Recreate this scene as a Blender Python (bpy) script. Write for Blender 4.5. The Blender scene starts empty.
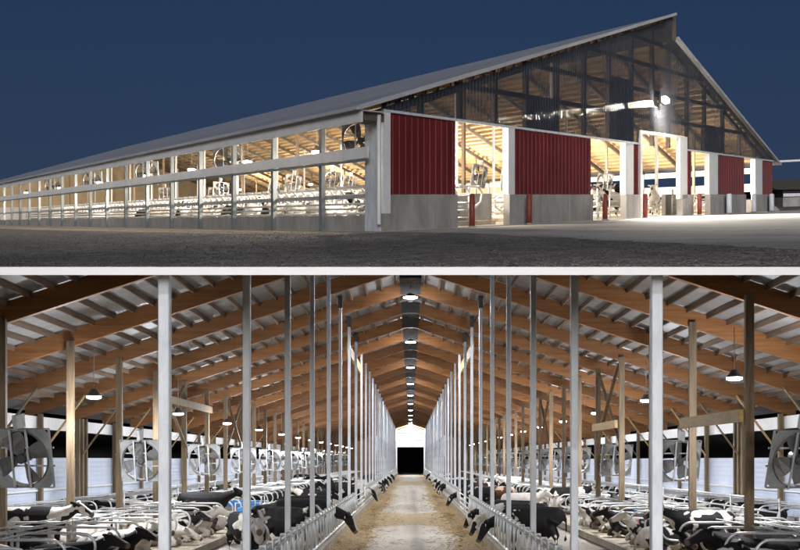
import bpy, bmesh, math, random
from mathutils import Vector, Matrix

random.seed(7)
sc = bpy.context.scene
col = sc.collection
R = math.radians

# ------------------------------------------------------------------ camera, sky, sun, exposure
EYE = 3.05
cam = bpy.data.cameras.new('camera')
cam.lens = 45.0
cam.sensor_width = 36.0
cam.shift_x = -0.013125
cam.shift_y = 0.23125
cam.clip_end = 6000
camo = bpy.data.objects.new('camera', cam)
col.objects.link(camo)
camo.location = (0, 0, EYE)
camo.rotation_euler = (R(90), 0, 0)
sc.camera = camo

SUN_EL, SUN_ROT = R(-0.6), R(180)
world = bpy.data.worlds.new('World')
sc.world = world
world.use_nodes = True
wn = world.node_tree
sky = wn.nodes.new('ShaderNodeTexSky')
sky.sky_type = 'NISHITA'
sky.sun_disc = False
sky.sun_elevation = SUN_EL
sky.sun_rotation = SUN_ROT
sky.ozone_density = 2.95
wn.links.new(sky.outputs[0], wn.nodes['Background'].inputs[0])
wn.nodes['Background'].inputs[1].default_value = 0.142

sun = bpy.data.lights.new('sun', 'SUN')
sun.energy = 1.45
sun.angle = R(20)
sun.color = (1.0, 0.98, 0.96)
suno = bpy.data.objects.new('sun', sun)
suno.rotation_euler = (R(90), 0, 0)      # low behind the eye, the last of the dusk
col.objects.link(suno)

sc.view_settings.view_transform = 'Standard'
sc.view_settings.look = 'None'
sc.view_settings.exposure = 0.6
sc.view_settings.gamma = 1.0
sc.view_settings.use_curve_mapping = False
sc.cycles.use_denoising = True
sc.cycles.use_adaptive_sampling = True
sc.cycles.adaptive_threshold = 0.05
sc.cycles.max_bounces = 4
sc.cycles.diffuse_bounces = 2
sc.cycles.glossy_bounces = 3
sc.cycles.transparent_max_bounces = 8
sc.cycles.sample_clamp_indirect = 6.0
sc.cycles.caustics_reflective = False
sc.cycles.caustics_refractive = False

# ------------------------------------------------------------------ helpers
ONES = ['', 'first', 'second', 'third', 'fourth', 'fifth', 'sixth', 'seventh', 'eighth', 'ninth', 'tenth', 'eleventh',
        'twelfth', 'thirteenth', 'fourteenth', 'fifteenth', 'sixteenth', 'seventeenth', 'eighteenth', 'nineteenth']
TENS = {2: 'twent', 3: 'thirt', 4: 'fort', 5: 'fift', 6: 'sixt', 7: 'sevent', 8: 'eight', 9: 'ninet'}
def nth(n):
    if n < 20: return ONES[n]
    t = TENS[n // 10]
    return t + 'ieth' if n % 10 == 0 else t + 'y-' + ONES[n % 10]
SIDE = {-1: 'left', 1: 'right'}

def tag(o, label=None, cat=None, group=None, kind=None):
    if label: o['label'] = label
    if cat: o['category'] = cat
    if group: o['group'] = group
    if kind: o['kind'] = kind
    return o

def link(name, mesh, material=None, parent=None):
    o = bpy.data.objects.new(name, mesh)
    col.objects.link(o)
    if material and mesh and not mesh.materials: mesh.materials.append(material)
    if parent:
        o.parent = parent
        if parent.get('world_parts'): o.matrix_parent_inverse = Matrix.Translation(-parent.location)
    return o

def empty(name, loc=(0, 0, 0), rz=0, world_parts=False):
    o = bpy.data.objects.new(name, None)
    o.empty_display_size = 0.2
    col.objects.link(o)
    o.location = loc
    o.rotation_euler = (0, 0, rz)
    if world_parts: o['world_parts'] = 1      # its parts are modelled in world coordinates
    return o

def copy_tree(o, parent=None):
    c = o.copy()
    col.objects.link(c)
    if parent: c.parent = parent
    for ch in o.children: copy_tree(ch, c)
    return c

class MB:
    def __init__(s): s.v = []; s.f = []; s.sm = []
    def add(s, vs, fs, smooth=False):
        b = len(s.v)
        s.v += [tuple(p) for p in vs]
        s.f += [tuple(i + b for i in f) for f in fs]
        s.sm += [smooth] * len(fs)
        return s
    def hexa(s, p):                      # 8 corners: bottom 0-3 counter-clockwise, top 4-7
        return s.add(p, [(3, 2, 1, 0), (4, 5, 6, 7), (0, 1, 5, 4), (1, 2, 6, 5), (2, 3, 7, 6), (3, 0, 4, 7)])
    def box(s, x0, x1, y0, y1, z0, z1):
        return s.hexa([(x0, y0, z0), (x1, y0, z0), (x1, y1, z0), (x0, y1, z0), (x0, y0, z1), (x1, y0, z1), (x1, y1, z1), (x0, y1, z1)])
    def beam(s, a, b, w, h, up=(0, 0, 1)):
        a = Vector(a); b = Vector(b); d = (b - a).normalized(); up = Vector(up)
        x = d.cross(up).normalized(); y = x.cross(d).normalized()
        x *= w / 2; y *= h / 2
        return s.hexa([a - x - y, a + x - y, b + x - y, b - x - y, a - x + y, a + x + y, b + x + y, b - x + y])
    def tube(s, pts, r, n=8, cap=True):
        pts = [Vector(p) for p in pts]; rs = r if isinstance(r, (list, tuple)) else [r] * len(pts)
        vs = []; ref = None
        for i, p in enumerate(pts):
            d = (pts[min(i + 1, len(pts) - 1)] - pts[max(i - 1, 0)]).normalized()
            if ref is None:
                ref = Vector((0, 0, 1)) if abs(d.z) < 0.9 else Vector((1, 0, 0))
            x = d.cross(ref)
            x = x.normalized() if x.length > 1e-5 else d.orthogonal().normalized()
            y = x.cross(d).normalized(); ref = y
            for k in range(n):
                a = 2 * math.pi * k / n
                vs.append(p + (x * math.cos(a) + y * math.sin(a)) * rs[i])
        fs = [(i * n + k, i * n + (k + 1) % n, (i + 1) * n + (k + 1) % n, (i + 1) * n + k) for i in range(len(pts) - 1) for k in range(n)]
        s.add(vs, fs, True)
        if cap:
            b = len(s.v) - len(vs)
            s.f.append(tuple(b + k for k in range(n))[::-1]); s.sm.append(False)
            s.f.append(tuple(b + (len(pts) - 1) * n + k for k in range(n))); s.sm.append(False)
        return s
    def loft(s, rings, n=12):            # rings: (centre, half width, half height, direction)
        vs = []
        for c, a, b, d in rings:
            c = Vector(c); d = Vector(d).normalized()
            x = d.cross(Vector((0, 0, 1)))
            x = x.normalized() if x.length > 0.05 else Vector((0, 1, 0))
            y = x.cross(d).normalized()
            for k in range(n):
                t = 2 * math.pi * k / n
                vs.append(c + x * (a * math.cos(t)) + y * (b * math.sin(t)))
        m = len(rings)
        fs = [(i * n + k, i * n + (k + 1) % n, (i + 1) * n + (k + 1) % n, (i + 1) * n + k) for i in range(m - 1) for k in range(n)]
        fs += [tuple(range(n))[::-1], tuple((m - 1) * n + k for k in range(n))]
        return s.add(vs, fs, True)
    def mesh(s, name):
        m = bpy.data.meshes.new(name)
        m.from_pydata(s.v, [], s.f)
        m.polygons.foreach_set('use_smooth', s.sm)
        m.update()
        return m
    def build(s, name, material, parent=None):
        return link(name, s.mesh(name), material, parent)
    def clip(s, co, no):                 # keep the side of the plane that the normal points away from
        bm = bmesh.new()
        vs = [bm.verts.new(p) for p in s.v]
        for f in s.f: bm.faces.new([vs[i] for i in f])
        r = bmesh.ops.bisect_plane(bm, geom=bm.verts[:] + bm.edges[:] + bm.faces[:], plane_co=co, plane_no=no, clear_outer=True)
        eds = [e for e in r['geom_cut'] if isinstance(e, bmesh.types.BMEdge)]
        if eds: bmesh.ops.holes_fill(bm, edges=eds, sides=0)
        bm.verts.index_update()
        s.v = [tuple(v.co) for v in bm.verts]; s.f = [tuple(v.index for v in f.verts) for f in bm.faces]; s.sm = [False] * len(s.f)
        bm.free()
        return s

# ------------------------------------------------------------------ materials
def material(name, c1, c2=None, scale=6.0, rough=0.6, metal=0.0, bump=0.0, bscale=None, stretch=(1, 1, 1), detail=6, spec=0.5, c3=None, lo=0.35, hi=0.65, coord='Object'):
    m = bpy.data.materials.new(name)
    m.use_nodes = True
    t = m.node_tree; b = t.nodes['Principled BSDF']
    b.inputs['Roughness'].default_value = rough
    b.inputs['Metallic'].default_value = metal
    b.inputs['Specular IOR Level'].default_value = spec
    b.inputs['Base Color'].default_value = (*c1, 1)
    tc = t.nodes.new('ShaderNodeTexCoord'); mp = t.nodes.new('ShaderNodeMapping')
    mp.inputs['Scale'].default_value = stretch
    t.links.new(tc.outputs[coord], mp.inputs[0])
    if c2:
        n = t.nodes.new('ShaderNodeTexNoise'); n.inputs['Scale'].default_value = scale; n.inputs['Detail'].default_value = detail
        n.inputs['Roughness'].default_value = 0.65
        t.links.new(mp.outputs[0], n.inputs['Vector'])
        rp = t.nodes.new('ShaderNodeValToRGB')
        rp.color_ramp.elements[0].position = lo; rp.color_ramp.elements[0].color = (*c1, 1)
        rp.color_ramp.elements[1].position = hi; rp.color_ramp.elements[1].color = (*c2, 1)
        if c3:
            e = rp.color_ramp.elements.new((lo + hi) / 2); e.color = (*c3, 1)
        t.links.new(n.outputs[0], rp.inputs[0]); t.links.new(rp.outputs[0], b.inputs['Base Color'])
        rr = t.nodes.new('ShaderNodeMapRange'); rr.inputs[3].default_value = max(0.05, rough - 0.12); rr.inputs[4].default_value = min(1, rough + 0.12)
        t.links.new(n.outputs[0], rr.inputs[0]); t.links.new(rr.outputs[0], b.inputs['Roughness'])
    if bump:
        n2 = t.nodes.new('ShaderNodeTexNoise'); n2.inputs['Scale'].default_value = bscale or scale * 4; n2.inputs['Detail'].default_value = 5
        t.links.new(mp.outputs[0], n2.inputs['Vector'])
        bp = t.nodes.new('ShaderNodeBump'); bp.inputs['Strength'].default_value = bump; bp.inputs['Distance'].default_value = 0.03
        t.links.new(n2.outputs[0], bp.inputs['Height']); t.links.new(bp.outputs[0], b.inputs['Normal'])
    return m

def random_tint(m, lo, hi):              # each board, post or pipe a little lighter or darker than the next
    t = m.node_tree; b = t.nodes['Principled BSDF']
    if not b.inputs['Base Color'].links: return m
    src = b.inputs['Base Color'].links[0].from_socket
    oi = t.nodes.new('ShaderNodeObjectInfo'); mr = t.nodes.new('ShaderNodeMapRange')
    mr.inputs[3].default_value = lo; mr.inputs[4].default_value = hi
    t.links.new(oi.outputs['Random'], mr.inputs[0])
    hs = t.nodes.new('ShaderNodeHueSaturation')
    t.links.new(src, hs.inputs['Color']); t.links.new(mr.outputs[0], hs.inputs['Value']); t.links.new(hs.outputs[0], b.inputs['Base Color'])
    return m

def ribs(m, axis, per_metre, strength, dist=0.02, prof='SIN'):   # fine sheet-metal relief
    t = m.node_tree; b = t.nodes['Principled BSDF']
    tc = t.nodes.new('ShaderNodeTexCoord'); w = t.nodes.new('ShaderNodeTexWave')
    w.wave_type = 'BANDS'; w.bands_direction = axis; w.wave_profile = prof
    w.inputs['Scale'].default_value = per_metre * 0.314
    t.links.new(tc.outputs['Object'], w.inputs['Vector'])
    bp = t.nodes.new('ShaderNodeBump'); bp.inputs['Strength'].default_value = strength; bp.inputs['Distance'].default_value = dist
    t.links.new(w.outputs['Color'], bp.inputs['Height'])
    if b.inputs['Normal'].links: t.links.new(b.inputs['Normal'].links[0].from_socket, bp.inputs['Normal'])
    t.links.new(bp.outputs[0], b.inputs['Normal'])
    return m

def glow(name, c, s):
    m = bpy.data.materials.new(name); m.use_nodes = True
    t = m.node_tree; t.nodes.clear()
    e = t.nodes.new('ShaderNodeEmission'); o = t.nodes.new('ShaderNodeOutputMaterial')
    e.inputs[0].default_value = (*c, 1); e.inputs[1].default_value = s
    t.links.new(e.outputs[0], o.inputs[0])
    return m

M = {}
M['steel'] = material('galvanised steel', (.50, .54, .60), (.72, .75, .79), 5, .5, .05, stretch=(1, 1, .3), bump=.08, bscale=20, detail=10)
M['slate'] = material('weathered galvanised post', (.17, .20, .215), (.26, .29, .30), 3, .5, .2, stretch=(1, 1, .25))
M['pipe'] = material('galvanised pipe', (.55, .57, .58), (.74, .75, .75), 4, .38, .45)
M['dull_pipe'] = material('worn pipe', (.38, .39, .38), (.60, .60, .58), 5, .5, .3)
M['rafter'] = random_tint(material('laminated timber', (.235, .096, .030), (.365, .165, .056), 1.6, .6, stretch=(.35, 6, 7), bump=.12, bscale=9), .75, 1.2)
M['purlin'] = random_tint(material('sawn purlin', (.13, .085, .055), (.22, .15, .10), 2, .75, stretch=(6, .5, 6)), .7, 1.3)
M['post'] = random_tint(material('timber post', (.125, .085, .048), (.235, .17, .10), 2.2, .7, stretch=(6, 6, .5), bump=.15, bscale=7), .65, 1.25)
M['lamplit_timber'] = material('lamplit timber', (.36, .24, .09), (.48, .34, .15), 2, .6, stretch=(3, 1, 5))  # yellow tone holds the lamplight on braces and tie beams
M['roof_under'] = ribs(material('white roof sheet', (.30, .30, .31), (.39, .39, .39), 1.2, .5), 'Y', 1.6, .5, .02)
M['curtain'] = ribs(material('white sidewall sheet', (.50, .57, .72), (.62, .69, .82), .6, .5), 'Z', 4.5, .35, .015)
M['edge_white'] = material('plain white', (.90, .91, .93), (.93, .94, .95), 1, .6)
M['white'] = material('white metal trim', (.70, .71, .72), (.80, .80, .80), 1.5, .45)
M['wall_timber'] = material('dark gable sheet', (.16, .10, .07), (.24, .15, .10), 1, .7)
M['concrete'] = material('concrete', (.24, .23, .215), (.385, .375, .36), 1.1, .85, bump=.3, bscale=14, stretch=(1, 1, .45), detail=9)
M['kerb'] = material('stained kerb concrete', (.28, .23, .16), (.45, .40, .32), 2.2, .85, bump=.25, bscale=12)
M['barn_floor'] = material('manured concrete floor', (.10, .075, .05), (.26, .21, .15), .9, .55, bump=.3, bscale=6)
M['bed'] = material('sand bed', (.36, .29, .20), (.55, .48, .37), 2.2, .95, bump=.5, bscale=9)
M['dark'] = material('fan motor paint', (.05, .05, .055), (.09, .09, .095), 4, .5)
M['fan'] = material('fan housing', (.24, .25, .25), (.42, .43, .43), 2.5, .45, .15)
M['blade'] = material('fan blade', (.10, .10, .10), (.20, .20, .195), 2, .5)
M['earth'] = material('dark earth', (.010, .009, .008), (.018, .016, .014), 1, .95)  # near black: slab earth, and the night outside the hall
M['blue'] = material('blue plastic', (.03, .22, .62), (.05, .28, .70), 3, .4)
M['red_sheet'] = material('red ribbed steel', (.115, .010, .012), (.165, .014, .016), .8, .42, stretch=(1, 1, .3))
M['red_paint'] = material('worn red paint', (.15, .022, .016), (.22, .04, .028), 5, .55, bump=.2, bscale=18)
M['roof_top'] = ribs(material('roof sheet', (.48, .49, .52), (.60, .61, .64), .3, .45, .2), 'X', 1.2, .25)
M['lit_wood'] = random_tint(material('lit roof purlin', (.50, .33, .155), (.64, .44, .225), 1.5, .7), .8, 1.15)  # raised tone puts the brightness of the lit ceiling into the wood
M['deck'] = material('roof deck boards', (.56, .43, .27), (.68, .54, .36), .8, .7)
M['frame_dark'] = material('silhouette gable framing', (.10, .085, .07), (.17, .14, .11), 2, .7)  # silhouette darkness of the gable framing is in the colour
M['gravel'] = material('packed gravel', (.095, .084, .074), (.32, .29, .26), 2.0, .95, bump=1.0, bscale=14, detail=14, c3=(.20, .18, .162))
M['apron'] = material('concrete apron', (.30, .275, .25), (.50, .47, .43), .35, .85, bump=.3, bscale=5, c3=(.42, .395, .36))
M['floor_lit'] = material('lamplit barn floor', (.40, .37, .32), (.55, .52, .46), .5, .8)  # pale tone carries the bright lamplight on the concrete
M['stone'] = material('loose stone', (.10, .09, .08), (.42, .385, .345), 9, .95, detail=3, c3=(.24, .22, .195))
M['trees'] = material('distant foliage', (.008, .010, .008), (.02, .024, .018), 3, .95)
M['lens'] = glow('lamp lens', (1, .96, 1), 16)
M['lens_warm'] = glow('lamp lens warm', (1, .93, .82), 16)
M['flood'] = glow('flood lens', (1, .92, .78), 1200)
M['pink'] = material('pink marking', (.75, .20, .22), (.8, .28, .28), 4, .6)

def feed_alley_material():
    m = material('feed alley floor', (.40, .36, .29), (.52, .47, .39), .35, .8, bump=.2, bscale=6)
    t = m.node_tree; b = t.nodes['Principled BSDF']
    base = b.inputs['Base Color'].links[0].from_socket
    tc = t.nodes.new('ShaderNodeTexCoord'); sp = t.nodes.new('ShaderNodeSeparateXYZ')
    sm_ = t.nodes.new('ShaderNodeMapping'); sm_.inputs['Scale'].default_value = (2.6, .05, 1); t.links.new(tc.outputs['Object'], sm_.inputs[0])
    sn = t.nodes.new('ShaderNodeTexNoise'); sn.inputs['Scale'].default_value = 1.0; sn.inputs['Detail'].default_value = 7; t.links.new(sm_.outputs[0], sn.inputs['Vector'])
    sv = t.nodes.new('ShaderNodeMapRange'); sv.inputs[1].default_value = .35; sv.inputs[2].default_value = .65; sv.inputs[3].default_value = .86; sv.inputs[4].default_value = 1.08; t.links.new(sn.outputs[0], sv.inputs[0])
    sh = t.nodes.new('ShaderNodeHueSaturation'); t.links.new(base, sh.inputs['Color']); t.links.new(sv.outputs[0], sh.inputs['Value']); base = sh.outputs[0]
    t.links.new(tc.outputs['Object'], sp.inputs[0])
    ab = t.nodes.new('ShaderNodeMath'); ab.operation = 'ABSOLUTE'; t.links.new(sp.outputs[0], ab.inputs[0])
    n = t.nodes.new('ShaderNodeTexNoise'); n.inputs['Scale'].default_value = .45; n.inputs['Detail'].default_value = 8
    t.links.new(tc.outputs['Object'], n.inputs['Vector'])
    n3 = t.nodes.new('ShaderNodeTexNoise'); n3.noise_dimensions = '1D'; n3.inputs['Scale'].default_value = .09; n3.inputs['Detail'].default_value = 2
    t.links.new(sp.outputs[1], n3.inputs['W'])
    a1 = t.nodes.new('ShaderNodeMath'); a1.operation = 'MULTIPLY_ADD'; a1.inputs[1].default_value = 1.6
    t.links.new(n.outputs[0], a1.inputs[0]); t.links.new(ab.outputs[0], a1.inputs[2])
    a2 = t.nodes.new('ShaderNodeMath'); a2.operation = 'MULTIPLY_ADD'; a2.inputs[1].default_value = 2.2
    t.links.new(n3.outputs[0], a2.inputs[0]); t.links.new(a1.outputs[0], a2.inputs[2])
    for yc, hw in ((52.0, 6.5), (132.0, 14.0)):
        d = t.nodes.new('ShaderNodeMath'); d.operation = 'SUBTRACT'; d.inputs[1].default_value = yc; t.links.new(sp.outputs[1], d.inputs[0])
        e_ = t.nodes.new('ShaderNodeMath'); e_.operation = 'ABSOLUTE'; t.links.new(d.outputs[0], e_.inputs[0])
        b_ = t.nodes.new('ShaderNodeMapRange'); b_.inputs[1].default_value = hw; b_.inputs[2].default_value = hw * .55; b_.inputs[3].default_value = 0; b_.inputs[4].default_value = 2.4
        t.links.new(e_.outputs[0], b_.inputs[0])
        s_ = t.nodes.new('ShaderNodeMath'); t.links.new(a2.outputs[0], s_.inputs[0]); t.links.new(b_.outputs[0], s_.inputs[1]); a2 = s_
    mr = t.nodes.new('ShaderNodeMapRange'); mr.inputs[1].default_value = 3.1; mr.inputs[2].default_value = 3.75; mr.clamp = True
    t.links.new(a2.outputs[0], mr.inputs[0])
    n2 = t.nodes.new('ShaderNodeTexNoise'); n2.inputs['Scale'].default_value = 7; n2.inputs['Detail'].default_value = 8
    t.links.new(tc.outputs['Object'], n2.inputs['Vector'])
    rp = t.nodes.new('ShaderNodeValToRGB')
    rp.color_ramp.elements[0].position = .35; rp.color_ramp.elements[0].color = (.24, .155, .065, 1)
    rp.color_ramp.elements[1].position = .68; rp.color_ramp.elements[1].color = (.50, .37, .19, 1)
    t.links.new(n2.outputs[0], rp.inputs[0])
    mx = t.nodes.new('ShaderNodeMixRGB')
    t.links.new(mr.outputs[0], mx.inputs[0]); t.links.new(base, mx.inputs[1]); t.links.new(rp.outputs[0], mx.inputs[2])
    t.links.new(mx.outputs[0], b.inputs['Base Color'])
    return m
M['alley'] = feed_alley_material()
M['straw'] = material('spread feed', (.20, .13, .055), (.52, .39, .20), 9, .95, bump=1.0, bscale=22, c3=(.36, .25, .115))

def cow_material(name, black=(.012, .011, .012), white=(.72, .69, .65), lo=.42, hi=.60):
    m = bpy.data.materials.new(name); m.use_nodes = True
    t = m.node_tree; b = t.nodes['Principled BSDF']
    b.inputs['Roughness'].default_value = .8; b.inputs['Specular IOR Level'].default_value = .25
    tc = t.nodes.new('ShaderNodeTexCoord'); oi = t.nodes.new('ShaderNodeObjectInfo')
    mu = t.nodes.new('ShaderNodeVectorMath'); mu.operation = 'SCALE'; mu.inputs[0].default_value = (37, 71, 23)
    t.links.new(oi.outputs['Random'], mu.inputs['Scale'])
    ad = t.nodes.new('ShaderNodeVectorMath'); t.links.new(tc.outputs['Object'], ad.inputs[0]); t.links.new(mu.outputs[0], ad.inputs[1])
    n = t.nodes.new('ShaderNodeTexNoise'); n.inputs['Scale'].default_value = 1.55; n.inputs['Detail'].default_value = 2.2; n.inputs['Distortion'].default_value = .5
    t.links.new(ad.outputs[0], n.inputs['Vector'])
    thr = t.nodes.new('ShaderNodeMapRange'); thr.inputs[3].default_value = lo; thr.inputs[4].default_value = hi
    fr = t.nodes.new('ShaderNodeMath'); fr.operation = 'FRACT'
    ml = t.nodes.new('ShaderNodeMath'); ml.operation = 'MULTIPLY'; ml.inputs[1].default_value = 17.3
    t.links.new(oi.outputs['Random'], ml.inputs[0]); t.links.new(ml.outputs[0], fr.inputs[0]); t.links.new(fr.outputs[0], thr.inputs[0])
    sb = t.nodes.new('ShaderNodeMath'); sb.operation = 'SUBTRACT'
    t.links.new(n.outputs[0], sb.inputs[0]); t.links.new(thr.outputs[0], sb.inputs[1])
    mr = t.nodes.new('ShaderNodeMapRange'); mr.inputs[1].default_value = -.008; mr.inputs[2].default_value = .008
    t.links.new(sb.outputs[0], mr.inputs[0])
    dirt = t.nodes.new('ShaderNodeTexNoise'); dirt.inputs['Scale'].default_value = 4; dirt.inputs['Detail'].default_value = 6
    t.links.new(ad.outputs[0], dirt.inputs['Vector'])
    rp = t.nodes.new('ShaderNodeValToRGB'); rp.color_ramp.elements[0].position = .3; rp.color_ramp.elements[1].position = .6
    rp.color_ramp.elements[0].color = (white[0] * .72, white[1] * .66, white[2] * .55, 1); rp.color_ramp.elements[1].color = (*white, 1)
    t.links.new(dirt.outputs[0], rp.inputs[0])
    mx = t.nodes.new('ShaderNodeMixRGB'); mx.inputs[1].default_value = (*black, 1)
    t.links.new(mr.outputs[0], mx.inputs[0]); t.links.new(rp.outputs[0], mx.inputs[2]); 
    sz = t.nodes.new('ShaderNodeSeparateXYZ'); t.links.new(tc.outputs['Object'], sz.inputs[0])
    dz = t.nodes.new('ShaderNodeMapRange'); dz.inputs[1].default_value = .62; dz.inputs[2].default_value = .08; dz.inputs[3].default_value = -.25; dz.inputs[4].default_value = .55; t.links.new(sz.outputs[2], dz.inputs[0])
    dn = t.nodes.new('ShaderNodeMath'); dn.use_clamp = True; t.links.new(dz.outputs[0], dn.inputs[0])
    d2 = t.nodes.new('ShaderNodeMapRange'); d2.inputs[1].default_value = .4; d2.inputs[2].default_value = .7; d2.inputs[3].default_value = -.35; d2.inputs[4].default_value = .45; t.links.new(dirt.outputs[0], d2.inputs[0]); t.links.new(d2.outputs[0], dn.inputs[1])
    md = t.nodes.new('ShaderNodeMixRGB'); md.inputs[2].default_value = (.15, .105, .065, 1); t.links.new(dn.outputs[0], md.inputs[0]); t.links.new(mx.outputs[0], md.inputs[1]); mx = md
    fa = t.nodes.new('ShaderNodeAttribute'); fa.attribute_name = 'face'
    fs = t.nodes.new('ShaderNodeSeparateColor'); t.links.new(fa.outputs['Color'], fs.inputs[0])
    hb = t.nodes.new('ShaderNodeMath'); hb.operation = 'GREATER_THAN'; hb.inputs[1].default_value = .35; t.links.new(fr.outputs[0], hb.inputs[0])
    hm = t.nodes.new('ShaderNodeMath'); hm.operation = 'MULTIPLY'; t.links.new(hb.outputs[0], hm.inputs[0]); t.links.new(fs.outputs[0], hm.inputs[1])
    m2 = t.nodes.new('ShaderNodeMixRGB'); t.links.new(hm.outputs[0], m2.inputs[0]); t.links.new(mx.outputs[0], m2.inputs[1]); t.links.new(rp.outputs[0], m2.inputs[2])
    m3 = t.nodes.new('ShaderNodeMixRGB'); m3.inputs[2].default_value = (.16, .11, .10, 1); t.links.new(fs.outputs[1], m3.inputs[0]); t.links.new(m2.outputs[0], m3.inputs[1])
    t.links.new(m3.outputs[0], b.inputs['Base Color'])
    h = t.nodes.new('ShaderNodeTexNoise'); h.inputs['Scale'].default_value = 30
    t.links.new(tc.outputs['Object'], h.inputs['Vector'])
    bp = t.nodes.new('ShaderNodeBump'); bp.inputs['Strength'].default_value = .15; bp.inputs['Distance'].default_value = .01
    t.links.new(h.outputs[0], bp.inputs['Height']); t.links.new(bp.outputs[0], b.inputs['Normal'])
    return m
M['cow'] = cow_material('spotted hide')
M['cow_black'] = cow_material('mostly black hide', lo=.62, hi=.70)
M['cow_white'] = cow_material('mostly white hide', lo=.30, hi=.40)
M['cow_brown'] = cow_material('brown hide', black=(.10, .04, .022), white=(.55, .42, .32), lo=.55, hi=.66)

def clear_sheet_material():
    m = bpy.data.materials.new('smoked clear sheet'); m.use_nodes = True
    t = m.node_tree; t.nodes.clear()
    o = t.nodes.new('ShaderNodeOutputMaterial'); mix = t.nodes.new('ShaderNodeMixShader')
    tr = t.nodes.new('ShaderNodeBsdfTransparent'); tr.inputs[0].default_value = (.19, .185, .185, 1)
    p = t.nodes.new('ShaderNodeBsdfPrincipled'); p.inputs['Base Color'].default_value = (.06, .066, .08, 1); p.inputs['Roughness'].default_value = .05
    n = t.nodes.new('ShaderNodeTexNoise'); n.inputs['Scale'].default_value = .35; n.inputs['Detail'].default_value = 3
    tc = t.nodes.new('ShaderNodeTexCoord'); t.links.new(tc.outputs['Object'], n.inputs['Vector'])
    mr = t.nodes.new('ShaderNodeMapRange'); mr.inputs[1].default_value = .3; mr.inputs[2].default_value = .7; mr.inputs[3].default_value = .42; mr.inputs[4].default_value = .68
    t.links.new(n.outputs[0], mr.inputs[0]); t.links.new(mr.outputs[0], mix.inputs[0])
    t.links.new(tr.outputs[0], mix.inputs[1]); t.links.new(p.outputs[0], mix.inputs[2]); t.links.new(mix.outputs[0], o.inputs[0])
    return m
M['clear'] = clear_sheet_material()

def translucent_material():
    m = material('milky translucent sheet', (.62, .66, .72), (.72, .75, .80), 1, .5)
    b = m.node_tree.nodes['Principled BSDF']; b.inputs['Alpha'].default_value = .9
    return m
M['milky'] = translucent_material()

# ================================================================== THE HILLSIDE
# The hill slopes up away from the eye; the red barn stands on it. Under the white dividing strip the hall of the cattle barn opens.
def hill(x, y): return EYE - .75 + .0218 * x + .25096 * y
UNDER = .1868                             # slope of the underside of the hill slab, above the hall
def under(y): return EYE + UNDER * y
CLIP_CO, CLIP_NO = (0, 0, EYE), (0, -.1862, 1)

g = MB(); S = [-.75 + i * .0605 for i in range(21)]
rows = []
for s in S:
    a = 11.16; c = 12.94 / (1 + .376 * s) + .03
    line = [(s * a, a, EYE + .1922 * a), (s * c, c, hill(s * c, c) + .0)]
    for y in (16.5, 20, 26, 34, 46, 64, 95, 150, 260, 500, 1100, 2400):
        line.append((s * y, y, hill(s * y, y)))
    rows.append(line)
nv = len(rows[0])
g.add([p for l in rows for p in l], [(i * nv + j, (i + 1) * nv + j, (i + 1) * nv + j + 1, i * nv + j + 1) for i in range(len(S) - 1) for j in range(nv - 1)])
tag(g.build('ground', M['gravel']), 'dark packed gravel yard in front of the red barn', None, kind='structure')

st = MB()
for i in range(20000):
    y = 11.6 + 30 * random.random() ** 1.6; x = random.uniform(-.46, .44) * y
    if y > 29 and x > -1.2 + (y - 33.6) * -.6: continue
    if x > 6.3 - (y - 14.2) * .29 + random.uniform(-.3, .6) and y < 33: continue
    r = random.uniform(.010, .034); c = Vector((x, y, max(hill(x, y), EYE + .1922 * y if y < 13.5 else -9)))
    a = random.uniform(0, 3.1); ca, sa = math.cos(a) * r, math.sin(a) * r; h = r * random.uniform(.5, .9)
    st.add([c + Vector(q) for q in ((ca, sa, 0), (-sa * .8, ca * .8, .2 * h), (-ca, -sa, 0), (sa * .8, -ca * .8, .1 * h), (ca * .2, sa * .2, h))], [(0, 1, 4), (1, 2, 4), (2, 3, 4), (3, 0, 4)])
tag(st.build('gravel', M['stone']), 'loose gravel scattered over the dark yard', None, kind='stuff')
zb, zt = EYE + .185 * 11.0, EYE + .193 * 11.0
e = MB().hexa([(-9, 11, zb), (5.6, 11, zb), (5.6, 11.16, zb + .034), (-9, 11.16, zb + .034), (-9, 11, zt), (5.6, 11, zt), (5.6, 11.16, zt), (-9, 11.16, zt)])  # white strip dividing two separate views, given form as a slab edge
tag(e.build('dividing_strip', M['edge_white']), 'white dividing strip between yard and hall, built as a slab edge', None, kind='structure')

e = MB()
e.add([(-30, 11.1, under(11.1)), (30, 11.1, under(11.1)), (30, 320, under(320)), (-30, 320, under(320))], [(0, 1, 2, 3)])
tag(e.build('slab_underside', M['earth']), kind='structure')
e = MB()
for sx in (-1, 1):
    a, b = sorted((sx * 26, sx * 27))
    e.hexa([(a, 11.2, -.3), (b, 11.2, -.3), (b, 242, -.3), (a, 242, -.3), (a, 11.2, under(11.2) + .02), (b, 11.2, under(11.2) + .02), (b, 242, under(242) + .02), (a, 242, under(242) + .02)])
e.box(-26, 26, 241, 242, -.3, under(241))
tag(e.build('night_bank', M['earth']), kind='structure')  # added dark banks stand in for the night outside the hall
f = MB().add([(-26, -36, -.02), (26, -36, -.02), (26, 240, -.02), (-26, 240, -.02)], [(0, 1, 2, 3)])
tag(f.build('floor', M['barn_floor']), kind='structure')
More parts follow.
